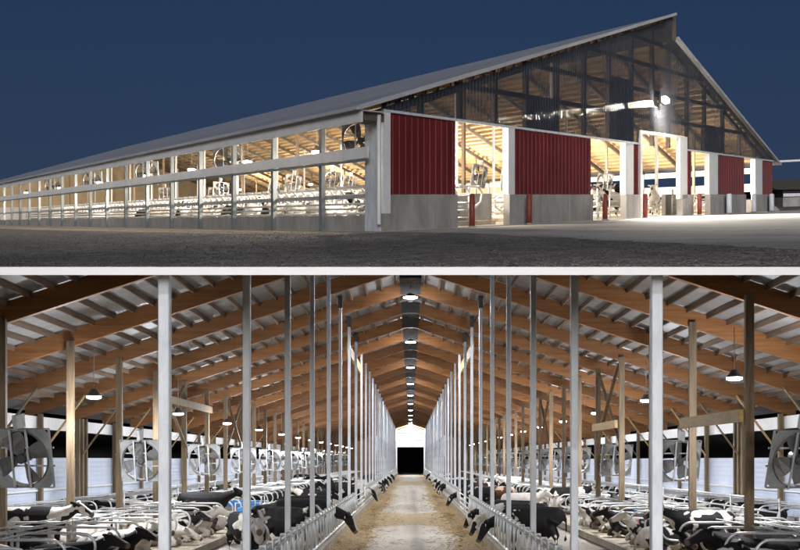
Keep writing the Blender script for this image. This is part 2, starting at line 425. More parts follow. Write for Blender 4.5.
# ================================================================== THE HALL (lower picture)
X = 2.8                                   # half width of the feed alley, pole rows
XW = 15.5                                 # side walls
FR0, FRS, NFR = 26.0 - 5.2, 5.2, 36       # first frame, spacing, count
YEND = 205.0
RIDGE = EYE + 6.95                        # underside of the rafters at the ridge
PITCH = .324
RDEPTH = .55
def raf(x): return RIDGE - PITCH * abs(x)            # rafter underside
def roofz(x): return raf(x) + RDEPTH + .06           # sheet underside
frames = [FR0 + FRS * k for k in range(NFR)]
rear_frames = [5.2 - 5.2 * k for k in range(8)]   # the hall goes on behind the eye

tag(MB().add([(-X + .2, -36, 0), (X - .2, -36, 0), (X - .2, YEND + 30, 0), (-X + .2, YEND + 30, 0)], [(0, 1, 2, 3)]).build('feed_alley', M['alley']), kind='structure')
k = MB()
for sx in (-1, 1):
    x0, x1 = sorted((sx * (X - .22), sx * (X + .14)))
    k.box(x0, x1, -34, YEND, -.01, .44)
tag(k.build('feed_kerb', M['kerb']), kind='structure')
# spread feed along both kerbs: a low uneven mound
for sx in (-1, 1):
    m = MB(); ny = 260; nx = 5; vs = []
    for j in range(ny + 1):
        y = 22 + (150 - 22) * (j / ny) ** 1.5
        wd = .75 + .35 * math.sin(y * .31 + sx) * math.sin(y * .13) + random.uniform(-.1, .1)
        for i in range(nx + 1):
            q = i / nx
            hgt = (.20 + .07 * math.sin(y * .9) * math.sin(y * .37)) * (1 - q) ** 1.1 * (.45 + .8 * random.random()) if i < nx else -.01
            vs.append((sx * (X - .21 - q * wd), y, .008 + hgt))
    m.add(vs, [(j * (nx + 1) + i, j * (nx + 1) + i + 1, (j + 1) * (nx + 1) + i + 1, (j + 1) * (nx + 1) + i) for j in range(ny) for i in range(nx)], True)
    for i in range(3600):
        y = 28 + 62 * random.random() ** 1.7; x = sx * (X - .24 - min(4.5, abs(random.gauss(0, .62)) * random.uniform(.5, 1.6)))
        L = random.uniform(.05, .14); a = random.uniform(0, 3.14); w_ = .008; z = .03 + max(0, .15 - abs(abs(x) - X) * .18) * random.random()
        c = Vector((x, y, z)); d1 = Vector((math.cos(a) * L, math.sin(a) * L, random.uniform(-.02, .06))); d2 = Vector((-math.sin(a) * w_, math.cos(a) * w_, .006))
        m.add([c - d1 - d2, c + d1 - d2, c + d1 + d2, c - d1 + d2], [(0, 1, 2, 3)])
    o = m.build('spread_feed', M['straw'])
    tag(o, 'tan chopped feed spread along the %s kerb of the feed alley' % SIDE[sx], 'feed', kind='stuff')

hall = empty('cattle_barn', (0, 100, 0), world_parts=True)
tag(hall, 'long cattle barn hall with brown laminated timber frames and white ribbed roof', 'barn')
near = lambda y: y < 46
def bar(mb, y): return mb.clip(CLIP_CO, CLIP_NO) if near(y) else mb

# rafters, one per side and frame
for n, y in enumerate(frames):
    for sx in (-1, 1):
        m = MB(); x0, x1 = sx * .12, sx * (XW + .5)
        a, b2 = sorted((x0, x1))
        m.hexa([(a, y - .09, raf(a)), (b2, y - .09, raf(b2)), (b2, y + .09, raf(b2)), (a, y + .09, raf(a)),
                (a, y - .09, raf(a) + RDEPTH), (b2, y - .09, raf(b2) + RDEPTH), (b2, y + .09, raf(b2) + RDEPTH), (a, y + .09, raf(a) + RDEPTH)])
        bar(m, y)
        if m.f: m.build('rafter', M['rafter'], hall)
# purlins between the frames: the nearest bays one by one, the rest as one part
pur_x = [.55 + .62 * i for i in range(25)]
rest = MB()
shared = {}
for n in range(NFR - 1):
    y0, y1 = frames[n] + .09, frames[n + 1] - .09
    for sx in (-1, 1):
        for i, px_ in enumerate(pur_x):
            zz = roofz(px_) - .015
            if n < 5:
                if near(y0):
                    m = MB().box(sx * px_ - .03, sx * px_ + .03, y0, y1, zz - .17, zz)
                    m.clip(CLIP_CO, CLIP_NO)
                    if m.f: m.build('purlin', M['purlin'], hall)
                else:
                    if 'p' not in shared: shared['p'] = MB().box(-.03, .03, 0, FRS - .18, -.17, 0).mesh('purlin')
                    o = link('purlin', shared['p'], M['purlin'], hall); o.location = (sx * px_, y0, zz)
            else:
                rest.box(sx * px_ - .03, sx * px_ + .03, y0, y1, zz - .17, zz)
tag(rest.build('far_purlin', M['purlin'], hall), kind='stuff')
# roof sheets per side
for sx in (-1, 1):
    m = MB(); xa, xb = sx * .45, sx * (XW + 1.2); ya, yb = 13.0, YEND + 4
    lo, hi = sorted((xa, xb))
    m.hexa([(lo, ya, roofz(lo)), (hi, ya, roofz(hi)), (hi, yb, roofz(hi)), (lo, yb, roofz(lo)),
            (lo, ya, roofz(lo) + .05), (hi, ya, roofz(hi) + .05), (hi, yb, roofz(hi) + .05), (lo, yb, roofz(lo) + .05)])
    m.clip(CLIP_CO, CLIP_NO).build('roof_sheet', M['roof_under'], hall)
# the stretch of roof behind the eye
for sx in (-1, 1):
    for y in rear_frames:
        a, b2 = sorted((sx * .12, sx * (XW + .5)))
        MB().hexa([(a, y - .09, raf(a)), (b2, y - .09, raf(b2)), (b2, y + .09, raf(b2)), (a, y + .09, raf(a)), (a, y - .09, raf(a) + RDEPTH), (b2, y - .09, raf(b2) + RDEPTH), (b2, y + .09, raf(b2) + RDEPTH), (a, y + .09, raf(a) + RDEPTH)]).build('rafter', M['rafter'], hall)
        MB().box(sx * (XW - .11) - .09, sx * (XW - .11) + .09, y - .1, y + .1, 0, raf(XW)).build('eave_post', M['post'], hall)
    lo, hi = sorted((sx * .45, sx * (XW + 1.2)))
    MB().hexa([(lo, -34, roofz(lo)), (hi, -34, roofz(hi)), (hi, 8, roofz(hi)), (lo, 8, roofz(lo)), (lo, -34, roofz(lo) + .05), (hi, -34, roofz(hi) + .05), (hi, 8, roofz(hi) + .05), (lo, 8, roofz(lo) + .05)]).build('roof_sheet', M['roof_under'], hall)
# ridge: open vent with a dark cover and cross boards
m = MB().box(-.5, .5, 44, YEND + 4, RIDGE + 1.05, RIDGE + 1.12)
m.build('ridge_cover', M['dark'], hall)
for n, y in enumerate(frames):
    if y > 36:
        m = MB().box(-.42, .42, y - .1, y + .1, RIDGE - .08, RIDGE + .42)
        bar(m, y).build('ridge_plate', M['dark'], hall)
# side walls: plate, sheet panels, mid rail, knee wall, eave posts, braces
for sx in (-1, 1):
    xa, xb = sorted((sx * (XW + .05), sx * (XW + .11)))
    MB().box(xa - .1, xb + .1, 14, YEND, -.01, .75).build('knee_wall', M['concrete'], hall)
    MB().box(xa - .03, xb + .03, 14, YEND, EYE + 1.30, EYE + 1.82).build('eave_plate', M['white'], hall)
    inner = sx * (XW + .02)
    MB().box(min(inner, inner - sx * .05), max(inner, inner - sx * .05), 14, YEND, 1.74, 1.82).build('mid_rail', M['white'], hall)
    for n in range(NFR):
        y0 = frames[n] - FRS + .03; y1 = frames[n] - .03
        MB().box(xa, xb, y0, y1, .75, EYE + .10).build('wall_panel', M['curtain'], hall)
        yp = frames[n]
        px0, px1 = sorted((sx * (XW - .20), sx * (XW - .02)))
        if n % 3 == 2 and n < 12:
            for q in (-.34, 0, .34): MB().box(px0, px1, yp - .09 + q * 1.6, yp + .09 + q * 1.6, 0, raf(XW) - .0).build('eave_post', M['post'], hall)
        else:
            MB().box(px0, px1, yp - .1, yp + .1, 0, raf(XW)).build('eave_post', M['post'], hall)
        if n < 16:
            MB().beam((sx * (XW - .2), yp - .14, EYE + .25), (sx * (XW - 2.0), yp - .14, raf(XW - 2.0) + .1), .05, .16, (0, 1, 0)).build('knee_brace', M['lamplit_timber'] if n % 2 == 0 else M['post'], hall)
# inner timber posts on every frame
XP = {-1: 10.55, 1: 8.75}
for sx in (-1, 1):
    for n, y in enumerate(frames):
        if n == 0: continue
        p = XP[sx]
        MB().box(sx * p - .11, sx * p + .11, y - .23, y - .1, .1, raf(p) + .16).build('inner_post', M['post'], hall)
        if n in (4, 8) and sx > 0 or n in (4, 7) and sx < 0:
            y2 = y + FRS
            MB().beam((sx * p, y, EYE + .6), (sx * p, y2 - .3, raf(p) - .1), .05, .14, (1, 0, 0)).build('cross_brace', M['post'], hall)
            MB().beam((sx * (p - .1), y2 - .3, EYE + .6), (sx * (p - .1), y, raf(p) - .1), .05, .14, (1, 0, 0)).build('cross_brace', M['post'], hall)
def along(x, y0, y1, z, h, name, mt): MB().box(x - .07, x + .07, y0, y1, z - h / 2, z + h / 2).build(name, mt, hall)
along(8.56, frames[1] - .05, frames[2] + .4, EYE + 1.15, .32, 'tie_beam', M['lamplit_timber'])
along(8.56, frames[4], frames[5], EYE + 1.5, .32, 'tie_beam', M['lamplit_timber'])
along(-10.35, frames[4], frames[6], EYE + 2.6, .32, 'tie_beam', M['post'])
for sx in (-1, 1):
    MB().box(sx * (X + .15) - .05, sx * (X + .15) + .05, 47, 58.5, EYE + 5.05, EYE + 5.55).build('tie_beam', M['lamplit_timber'], hall)
# far gable end with the half-raised door
for sx in (-1, 1):
    a, b2 = sorted((sx * 2.75, sx * (XW + .2)))
    MB().hexa([(a, YEND, 0), (b2, YEND, 0), (b2, YEND + .2, 0), (a, YEND + .2, 0), (a, YEND, roofz(a) - .1), (b2, YEND, roofz(b2) - .1), (b2, YEND + .2, roofz(b2) - .1), (a, YEND + .2, roofz(a) - .1)]).build('gable_wall', M['wall_timber'], hall)
    MB().box(sx * 2.85 - .12, sx * 2.85 + .12, YEND - .12, YEND - .01, 0, 9.9).build('door_jamb', M['white'], hall)
for i in range(6):
    z0 = 5.7 + i * .72
    MB().box(-2.72, 2.72, YEND + .02, YEND + .1, z0, z0 + .66).build('door_panel', M['white'], hall)
MB().box(-2.74, 2.74, YEND + .05, YEND + .25, 10.02, RIDGE + .5).build('gable_panel', M['wall_timber'], hall)

# galvanised poles along both feed fences
PY = [11.52 + 5.77 * n for n in range(33)]
def pole(x, y):
    top = min(roofz(abs(x)) - .02, EYE + .1862 * y)
    o = empty('steel_pole', (x, y, 0))
    hw, ch = .064, .010
    oc = [(-hw + ch, -hw), (hw - ch, -hw), (hw, -hw + ch), (hw, hw - ch), (hw - ch, hw), (-hw + ch, hw), (-hw, hw - ch), (-hw, -hw + ch)]
    m = MB(); m.add([(a, b, .1) for a, b in oc] + [(a, b, top) for a, b in oc], [(i, (i + 1) % 8, 8 + (i + 1) % 8, 8 + i) for i in range(8)] + [tuple(range(8, 16))])
    m.build('shaft', M['steel'], o)
    MB().box(-.14, .14, -.14, .14, .08, .1).build('base_plate', M['dull_pipe'], o)
    if top > roofz(abs(x)) - .1: MB().box(-.09, .09, -.16, .16, top - .5, top - .02).build('top_bracket', M['dark'], o)
    return o
for sx in (-1, 1):
    for n, y in enumerate(PY):
        o = pole(sx * (X + .03), y)
        tag(o, '%s galvanised steel pole from the front in the row %s of the feed alley' % (nth(n + 1), SIDE[sx]), 'pole', 'steel poles along the feed alley')

XF = X - .12
# self-locking feed fences with a pipe gate in each
def pipe_gate(sx, y0, y1):
    o = empty('pipe_gate', (sx * XF, y0, 0), world_parts=True)
    for z in (.55, .78, 1.02, 1.28): MB().tube([(sx * XF, y0, z), (sx * XF, y1, z)], .025, 8).build('rail', M['pipe'], o)
    for y in (y0, (y0 + y1) / 2, y1): MB().tube([(sx * XF, y, .45), (sx * XF, y, 1.42)], .032, 8).build('upright', M['pipe'], o)
    tag(o, 'galvanised gate of four pipes in the %s feed fence' % SIDE[sx], 'gate', 'pipe gates in the feed fences')
bar_mesh = {}
for sx in (-1, 1):
    fe = empty('feed_fence', (sx * XF, 60, 0), world_parts=True)
    tag(fe, 'galvanised headlock feed fence along the %s side of the feed alley' % SIDE[sx], 'fence', 'feed fences')
    gate = (48.5, 58.5) if sx < 0 else (45.5, 54)
    for a, b in ((12.0, gate[0] - .1), (gate[1] + .1, YEND - 2)):
        MB().tube([(sx * XF, a, 1.43), (sx * XF, b, 1.43)], .05, 8).build('top_rail', M['pipe'], fe)
        MB().tube([(sx * XF, a, .56), (sx * XF, b, .56)], .035, 8).build('bottom_rail', M['pipe'], fe)
        MB().tube([(sx * XF, a, 1.33), (sx * XF, b, 1.33)], .02, 6).build('lock_bar', M['dull_pipe'], fe)
    if not bar_mesh:
        bar_mesh['v'] = MB().tube([(0, 0, .56), (0, 0, 1.42)], .024, 6).mesh('upright')
        bar_mesh['s'] = MB().tube([(0, .0, .56), (0, -.16, .85), (0, -.42, 1.42)], .022, 6).mesh('lock_arm')
        bar_mesh['c'] = MB().box(-.065, .065, -.09, .09, 1.36, 1.50).mesh('clip')
    far_bars = MB()
    y = 12.3
    while y < YEND - 3:
        if not (gate[0] - .3 < y < gate[1] + .3):
            if y < 92:
                for kind_, mt in (('v', 'pipe'), ('s', 'pipe'), ('c', 'dull_pipe')):
                    o = link({'v': 'upright', 's': 'lock_arm', 'c': 'clip'}[kind_], bar_mesh[kind_], M[mt], fe)
                    o.location = (sx * XF, y, 0)
            else:
                far_bars.box(sx * XF - .03, sx * XF + .03, y - .03, y + .03, .56, 1.42)
        y += .98
    tag(far_bars.build('far_upright', M['pipe'], fe), kind='stuff')
    pipe_gate(sx, *gate)
# milky windbreak sheets between the far poles
for sx in (-1, 1):
    o = MB().box(sx * (X + .16) - .01, sx * (X + .16) + .01, 86, 138, EYE + .35, EYE + 2.1).build('windbreak_sheet', M['milky'])
    tag(o, 'milky translucent sheet hung along the far poles %s of the alley' % SIDE[sx], 'sheet', 'windbreak sheets')

# stall rows: raised sand bed, kerb, neck rails and loop dividers
STY0, STS, NST = 19.8, 2.06, 70
def loop_mesh():                          # a divider; 0 at the head rail, reaching 2.0 m towards the alley
    p = [(0, 0, 1.30), (1.55, 0, 1.30)]
    for a in range(15, 181, 15):
        q = R(90 - a)
        p.append((1.55 + .33 * math.cos(q), 0, .97 + .33 * math.sin(q)))
    p += [(1.15, 0, .60), (.55, 0, .42), (0, 0, .42)]
    return MB().tube(p, .034, 8).mesh('stall_divider')
LOOP = loop_mesh()
POSTM = MB().tube([(0, 0, .1), (0, 0, 1.36)], .04, 8).mesh('rail_post')
def stall_row(name, sx, xh, xk, label, n1):
    # xh: head rail, xk: kerb at the alley side (absolute distances from the middle)
    o = empty(name, (sx * xh, 60, 0), world_parts=True)
    tag(o, label, 'stalls', 'rows of cow stalls')
    y1 = STY0 + STS * n1
    a, b = sorted((sx * xh, sx * xk))
    MB().box(a, b, 14, y1, 0, .17).build('bed', M['bed'], o)
    a, b = sorted((sx * (xk + (.16 if xk > xh else -.16)), sx * xk))
    MB().box(a, b, 14, y1, 0, .25).build('kerb', M['kerb'], o)
    d = 1 if xk > xh else -1
    for z in (1.30,): MB().tube([(sx * (xh + d * .04), 14, z + .045), (sx * (xh + d * .04), y1, z + .045)], .022, 8).build('head_rail', M['dull_pipe'], o)
    MB().tube([(sx * (xh + d * .62), 14, 1.355), (sx * (xh + d * .62), y1, 1.355)], .02, 8).build('neck_rail', M['dull_pipe'], o)
    far = MB()
    for n in range(n1):
        y = STY0 + STS * n - 2 * STS
        if n < 40:
            l = link('divider', LOOP, M['pipe'], o); l.location = (sx * xh, y, 0); l.scale = (sx * d, 1, 1)
            if n % 2 == 0:
                l = link('rail_post', POSTM, M['dull_pipe'], o); l.location = (sx * xh, y + .06, 0)
        else:
            far.box(min(sx * xh, sx * (xh + d * 1.7)), max(sx * xh, sx * (xh + d * 1.7)), y - .03, y + .03, 1.27, 1.33)
            far.box(sx * xh - .03, sx * xh + .03, y - .03, y + .03, .2, 1.3)
    if far.f: tag(far.build('far_divider', M['pipe'], o), kind='stuff')
ROWS = []
for sx in (-1, 1):
    stall_row('stall_row', sx, 9.42, 6.95, 'row of galvanised loop stalls facing the feed alley on its %s' % SIDE[sx], NST)
    stall_row('stall_row', sx, 9.56, 12.0, 'row of loop stalls backing on the inner row %s of the alley' % SIDE[sx], NST)
    stall_row('stall_row', sx, 15.2, 13.0, 'row of loop stalls along the %s side wall' % SIDE[sx], 60)

# pipe railing in front of the right wall, and cross-alley waterers
def railing(x, y0, y1, label):
    o = empty('pipe_railing', (x, y0, 0), world_parts=True)
    for z in (1.25, 1.68): MB().tube([(x, y0, z), (x, y1, z)], .03, 8).build('rail', M['pipe'], o)
    n = max(2, int((y1 - y0) / 5))
    for i in range(n + 1):
        y = y0 + (y1 - y0) * i / n
        MB().tube([(x, y, 0), (x, y, 1.75)], .035, 8).build('upright', M['dull_pipe'], o)
    tag(o, label, 'railing')
railing(12.55, 34, 60, 'two-pipe railing in front of the right side wall')
railing(-12.6, 44, 90, 'two-pipe railing in front of the left side wall')
def waterer(x, y, rz, label):
    o = empty('water_trough', (x, y, 0), rz)
    m = MB(); m.box(-.45, .45, -1.1, 1.1, 0, .62); m.build('base', M['concrete'], o)
    m = MB(); m.box(-.5, .5, -1.15, -1.08, .62, .92); m.box(-.5, .5, 1.08, 1.15, .62, .92); m.box(-.5, -.43, -1.08, 1.08, .62, .92); m.box(.43, .5, -1.08, 1.08, .62, .92)
    m.build('tank', M['blue'], o)
    MB().box(-.43, .43, -1.08, 1.08, .62, .80).build('water', M['dark'], o)
    for y_ in (-1.25, 1.25): MB().tube([(-.55, y_, 0), (-.55, y_, 1.15), (.55, y_, 1.15), (.55, y_, 0)], .03, 8).build('guard', M['pipe'], o)
    tag(o, label, 'trough', 'blue water troughs')
waterer(-9.0, 52.5, R(90), 'blue water trough at the near cross alley among the left stalls')
waterer(-7.2, 45.5, 0, 'blue water trough beside the left inner stall kerb')
waterer(9.4, 47.5, R(90), 'blue water trough among the right stalls')

# ------------------------------------------------------------------ fans
def make_fan():
    o = empty('fan')
    n, r, hs = 36, .655, .70
    def plate(x):
        vs = []
        for k in range(n):
            a = 2 * math.pi * k / n; c, s_ = math.cos(a), math.sin(a)
            q = hs / max(abs(c), abs(s_))
            vs += [(x, r * c, r * s_), (x, q * c, q * s_)]
        return vs, [(2 * k, 2 * k + 1, (2 * k + 3) % (2 * n), (2 * k + 2) % (2 * n)) for k in range(n)]
    m = MB(); m.add(*plate(.0)); m.add(*plate(-.012))
    m.box(-.07, .03, -hs - .012, -hs, -hs, hs); m.box(-.07, .03, hs, hs + .012, -hs, hs); m.box(-.07, .03, -hs, hs, hs, hs + .012); m.box(-.07, .03, -hs, hs, -hs - .012, -hs)
    hsg = m.build('housing', M['fan'], o)
    m = MB(); vs = []
    for x in (-.16, .10):
        for k in range(n):
            a = 2 * math.pi * k / n; vs.append((x, r * math.cos(a), r * math.sin(a)))
    m.add(vs, [(k, (k + 1) % n, n + (k + 1) % n, n + k) for k in range(n)], True); m.build('shroud', M['fan'], o)
    for b in range(4):
        a = 2 * math.pi * b / 4 + .4
        er = Vector((0, math.cos(a), math.sin(a))); et = Vector((0, -math.sin(a), math.cos(a))); ex = Vector((1, 0, 0))
        m = MB(); rows_ = []
        for rr, w, tw in ((.10, .08, .9), (.26, .18, .7), (.45, .23, .5), (.62, .22, .35)):
            d = et * math.cos(tw) + ex * math.sin(tw)
            rows_ += [er * rr - d * w, er * rr + d * w]
        nrm = ex * .008
        m.add([p - nrm for p in rows_] + [p + nrm for p in rows_], [(0, 1, 3, 2), (2, 3, 5, 4), (4, 5, 7, 6), (10, 11, 9, 8), (12, 13, 11, 10), (14, 15, 13, 12), (6, 7, 15, 14), (0, 2, 10, 8), (2, 4, 12, 10), (4, 6, 14, 12), (3, 1, 9, 11), (5, 3, 11, 13), (7, 5, 13, 15)])
        m.build('blade', M['blade'], o)
    MB().tube([(-.3, 0, 0), (-.28, 0, 0), (.1, 0, 0), (.12, 0, 0)], [.09, .12, .12, .08], 12).build('motor', M['dark'], o)
    for y in (-.2, .2): MB().box(.105, .135, y - .025, y + .025, -hs, hs).build('strut', M['pipe'], hsg)
    MB().box(-.2, .2, -.05, .05, hs + .02, hs + .35).build('hanger', M['dull_pipe'], o)
    for z in (-.22, .22): MB().box(-.2, -.17, -hs, hs, z - .02, z + .02).build('guard_bar', M['pipe'], hsg)
    return o
fan0 = make_fan(); fan_used = [False]
def fan(x, y, z, rz, tilt, label, group, scale=1.0):
    if fan_used[0]: o = copy_tree(fan0)
    else: o = fan0; fan_used[0] = True
    o.location = (x, y, z); o.rotation_euler = (0, tilt, rz); o.scale = (scale,) * 3
    tag(o, label, 'fan', group)
for sx in (-1, 1):
    for n in range(12):
        y = 23.6 + 10.4 * n
        fan(sx * 9.15, y, EYE + .0 + random.uniform(-.05, .05), R(-90 + sx * 5 + random.uniform(-8, 8)), R(13 + random.uniform(-3, 5)),
            '%s box fan from the front hanging above the stalls on the %s' % (nth(n + 1), SIDE[sx]), 'box fans in the hall')

# ------------------------------------------------------------------ lamps
def make_lamp(name, lens, drop):
    o = empty(name)
    MB().tube([(0, 0, .02), (0, 0, .05), (0, 0, .16), (0, 0, .3)], [.27, .27, .17, .1], 16).build('housing', M['dark'], o)
    MB().tube([(0, 0, -.09), (0, 0, -.05), (0, 0, .025)], [.16, .25, .25], 16).build('lens', lens, o)
    MB().tube([(0, 0, .28), (0, 0, drop)], .015, 6).build('rod', M['dull_pipe'], o)
    return o
def bulb(parent, power, colr, drop=.32, rad=.22):
    l = bpy.data.lights.new('bulb', 'POINT'); l.energy = power; l.color = colr; l.shadow_soft_size = rad
    b = bpy.data.objects.new('bulb', l); col.objects.link(b); b.parent = parent; b.location = (0, 0, -drop)
def beam_down(parent, power, colr, drop=.12, cone=168):
    l = bpy.data.lights.new('reflector_beam', 'SPOT'); l.energy = power; l.color = colr; l.shadow_soft_size = .2; l.spot_size = R(cone); l.spot_blend = .6
    b = bpy.data.objects.new('reflector_beam', l); col.objects.link(b); b.parent = parent; b.location = (0, 0, -drop)
COLD = (.93, .95, 1.0)
lampA = make_lamp('ridge_lamp', M['lens'], 1.0); lampA_used = False
for n in range(13):
    y = 40.6 + 15.4 * n if n < 11 else (-4.0, -19.4)[n - 11]
    o = copy_tree(lampA) if lampA_used else lampA; lampA_used = True
    o.location = (0, y, EYE + 6.6)
    o.scale = (1.15, 1.15, .5)
    tag(o, '%s round ceiling lamp from the front under the ridge of the hall' % nth(n + 1) if n < 11 else '%s ridge lamp behind the viewpoint, out of the picture' % nth(n - 10), 'lamp', 'ridge lamps')
    ridge_w = 1.0 if n < 11 else 2.2
    o['watt'] = ridge_w
for o in [q for q in col.objects if q.name.startswith('ridge_lamp')]:
    beam_down(o, 1750 * o['watt'], COLD)
    if o['watt'] < 2 and o.location.y < 120: bulb(o, 100, COLD)
    if o.location.y > 190: bulb(o, 4200, COLD, .6)
    del o['watt']
lampB = make_lamp('bay_lamp', M['lens'], 1.9); lampB_used = False
bay = []
for sx, x, z, y0, st in ((-1, 9.5, 1.9, 30.0, 10.9), (1, 9.0, 2.28, 27.8, 10.4)):
    for n in range(16):
        y = y0 + st * n if n < 13 else (4.0, -8.0, -20.0)[n - 13]
        o = copy_tree(lampB) if lampB_used else lampB; lampB_used = True
        o.location = (sx * x, y, EYE + z); o.scale = (.85, .85, .75)
        tag(o, '%s bell lamp from the front hanging over the %s stalls' % (nth(n + 1), SIDE[sx]) if n < 13 else '%s bell lamp on the %s behind the viewpoint, out of the picture' % (nth(n - 12), SIDE[sx]), 'lamp', 'bay lamps over the stalls')
        bay.append((o, y))
for o, y in bay:
    if y < 10: beam_down(o, 2200, COLD)
    else:
        beam_down(o, 1050, COLD)
        if y < 115: bulb(o, 400, COLD)
# ------------------------------------------------------------------ cows
def cow_mesh(pose):
    m = MB(); ex = (1, 0, 0)
    def limb(pts):                        # (x, y, z, r)
        rings = []
        for i, p in enumerate(pts):
            a = Vector(pts[max(i - 1, 0)][:3]); b = Vector(pts[min(i + 1, len(pts) - 1)][:3])
            rings.append((p[:3], p[3], p[3] * (p[4] if len(p) > 4 else 1), b - a))
        m.loft(rings, 10)
    def ears(c, fwd):
        c = Vector(c); f = Vector(fwd).normalized(); sd = f.cross(Vector((0, 0, 1))).normalized()
        for s_ in (-1, 1):
            a = c + sd * (s_ * .07); b = c + sd * (s_ * .30) + Vector((0, 0, .05)) - f * .06
            limb([(*a, .045), (*((a + b) / 2), .085, .6), (*b, .035)])
    axis = []
    def head(p0, p1):
        a, b = Vector(p0), Vector(p1); d = (b - a); axis.append((a, d))
        pt = lambda q: a + d * q
        m.loft([(pt(-.12), .07, .09, d), (pt(0), .115, .14, d), (pt(.22), .125, .15, d), (pt(.5), .095, .12, d), (pt(.8), .085, .095, d), (pt(.97), .08, .085, d), (pt(1.03), .05, .06, d)], 12)
        ears(pt(.02) + Vector((0, 0, .06)), d)
    if pose.startswith('lie'):
        m.loft([((-.92, 0, .42), .14, .18, ex), ((-.78, 0, .42), .28, .31, ex), ((-.5, 0, .42), .38, .38, ex), ((-.1, .02, .42), .44, .40, ex), ((.3, .02, .44), .40, .42, ex), ((.6, 0, .50), .29, .38, ex), ((.78, 0, .56), .20, .27, ex), ((.86, 0, .58), .12, .16, ex)], 14)
        limb([(-.62, .24, .38, .22), (-.3, .42, .22, .16), (-.05, .50, .12, .10), (-.35, .56, .08, .06), (-.62, .58, .07, .055)])
        limb([(-.6, -.22, .34, .20), (-.3, -.38, .2, .14), (-.1, -.42, .1, .09), (-.3, -.44, .07, .06)])
        for s_ in (-1, 1): limb([(.5, s_ * .2, .34, .13), (.82, s_ * .26, .14, .085), (.86, s_ * .27, .09, .07), (.55, s_ * .28, .06, .055)])
        limb([(-.9, 0, .55, .05), (-1.0, .05, .35, .04), (-1.02, .12, .1, .04), (-1.0, .3, .05, .045)])
        if pose == 'lie_up':
            limb([(.55, 0, .58, .25), (.8, 0, .72, .19), (1.02, 0, .88, .14)]); head((1.0, 0, .93), (1.5, 0, .72))
        elif pose == 'lie_turn':
            limb([(.55, 0, .58, .25), (.84, .12, .66, .18), (.95, .32, .72, .13)]); head((.96, .34, .74), (.72, .78, .5))
        else:
            limb([(.55, 0, .56, .25), (.86, 0, .55, .18), (1.08, .05, .5, .13)]); head((1.08, .06, .5), (1.55, .16, .22))
    else:
        m.loft([((-.92, 0, 1.16), .10, .15, ex), ((-.8, 0, 1.14), .25, .26, ex), ((-.5, 0, 1.06), .30, .35, ex), ((-.1, 0, 1.0), .36, .42, ex), ((.3, 0, 1.0), .34, .42, ex), ((.6, 0, 1.05), .25, .36, ex), ((.8, 0, 1.1), .17, .25, ex), ((.88, 0, 1.12), .1, .14, ex)], 14)
        for s_ in (-1, 1):
            limb([(.5, s_ * .19, .95, .15), (.52, s_ * .2, .72, .10), (.52, s_ * .2, .48, .068), (.53, s_ * .2, .14, .05), (.55, s_ * .2, .06, .065), (.56, s_ * .2, 0, .07)])
            limb([(-.66, s_ * .18, 1.02, .2), (-.56, s_ * .2, .78, .155), (-.72, s_ * .2, .54, .075), (-.7, s_ * .2, .3, .055), (-.68, s_ * .2, .13, .052), (-.66, s_ * .2, 0, .07)])
        limb([(-.42, 0, .72, .17), (-.42, 0, .58, .16), (-.42, 0, .5, .09)])
        limb([(-.9, 0, 1.28, .05), (-.99, 0, 1.1, .038), (-1.0, 0, .75, .035), (-.98, 0, .5, .05), (-.97, 0, .42, .03)])
        if pose == 'feed':
            limb([(.62, 0, 1.1, .26), (.92, 0, 1.02, .20), (1.2, 0, .92, .155), (1.34, 0, .86, .13)]); head((1.36, .02, .84), (1.60, .06, .36))
        elif pose == 'reach':
            limb([(.62, 0, 1.1, .25), (.95, 0, 1.08, .18), (1.28, 0, 1.02, .13)]); head((1.3, 0, 1.03), (1.72, 0, .74))
        else:
            limb([(.62, 0, 1.14, .25), (.9, 0, 1.26, .18), (1.15, 0, 1.38, .13)]); head((1.15, 0, 1.42), (1.62, 0, 1.18))
    raw = m.mesh('cow_raw'); o = bpy.data.objects.new('cow_raw', raw); col.objects.link(o)
    md = o.modifiers.new('r', 'REMESH'); md.mode = 'VOXEL'; md.voxel_size = .034
    sm = o.modifiers.new('s', 'SMOOTH'); sm.factor = .5; sm.iterations = 3
    dg = bpy.context.evaluated_depsgraph_get()
    me = bpy.data.meshes.new_from_object(o.evaluated_get(dg)); me.name = 'cow_' + pose
    me.polygons.foreach_set('use_smooth', [True] * len(me.polygons)); me.materials.clear()
    bpy.data.objects.remove(o); bpy.data.meshes.remove(raw)
    me.materials.append(M['cow'])
    a, d = axis[0]; L = d.length; u = d / L
    sd = u.cross(Vector((0, 0, 1))).normalized(); up = sd.cross(u)
    at = me.color_attributes.new('face', 'FLOAT_COLOR', 'POINT')
    for i, v in enumerate(me.vertices):
        r = v.co - a; q = r.dot(u) / L; la = r.dot(sd); hi = r.dot(up)
        on = 1 if -.1 < q < 1.1 and abs(la) < .17 and abs(hi) < .2 else 0
        blaze = on * max(0, min(1, (.062 - abs(la)) / .03)) * (1 if hi > .03 and .12 < q < .95 else 0)
        nose = on * max(0, min(1, (q - .84) / .08))
        at.data[i].color = (blaze, nose, 0, 1)
    return me
COW = {p: cow_mesh(p) for p in ('lie_up', 'lie_turn', 'lie_down', 'stand', 'feed', 'reach')}
COAT = {'cow': 'spotted cow', 'cow_black': 'black cow', 'cow_white': 'white cow', 'cow_brown': 'brown cow'}
TAG = MB().box(-.004, .004, -.028, .028, -.035, .035).mesh('ear_tag')
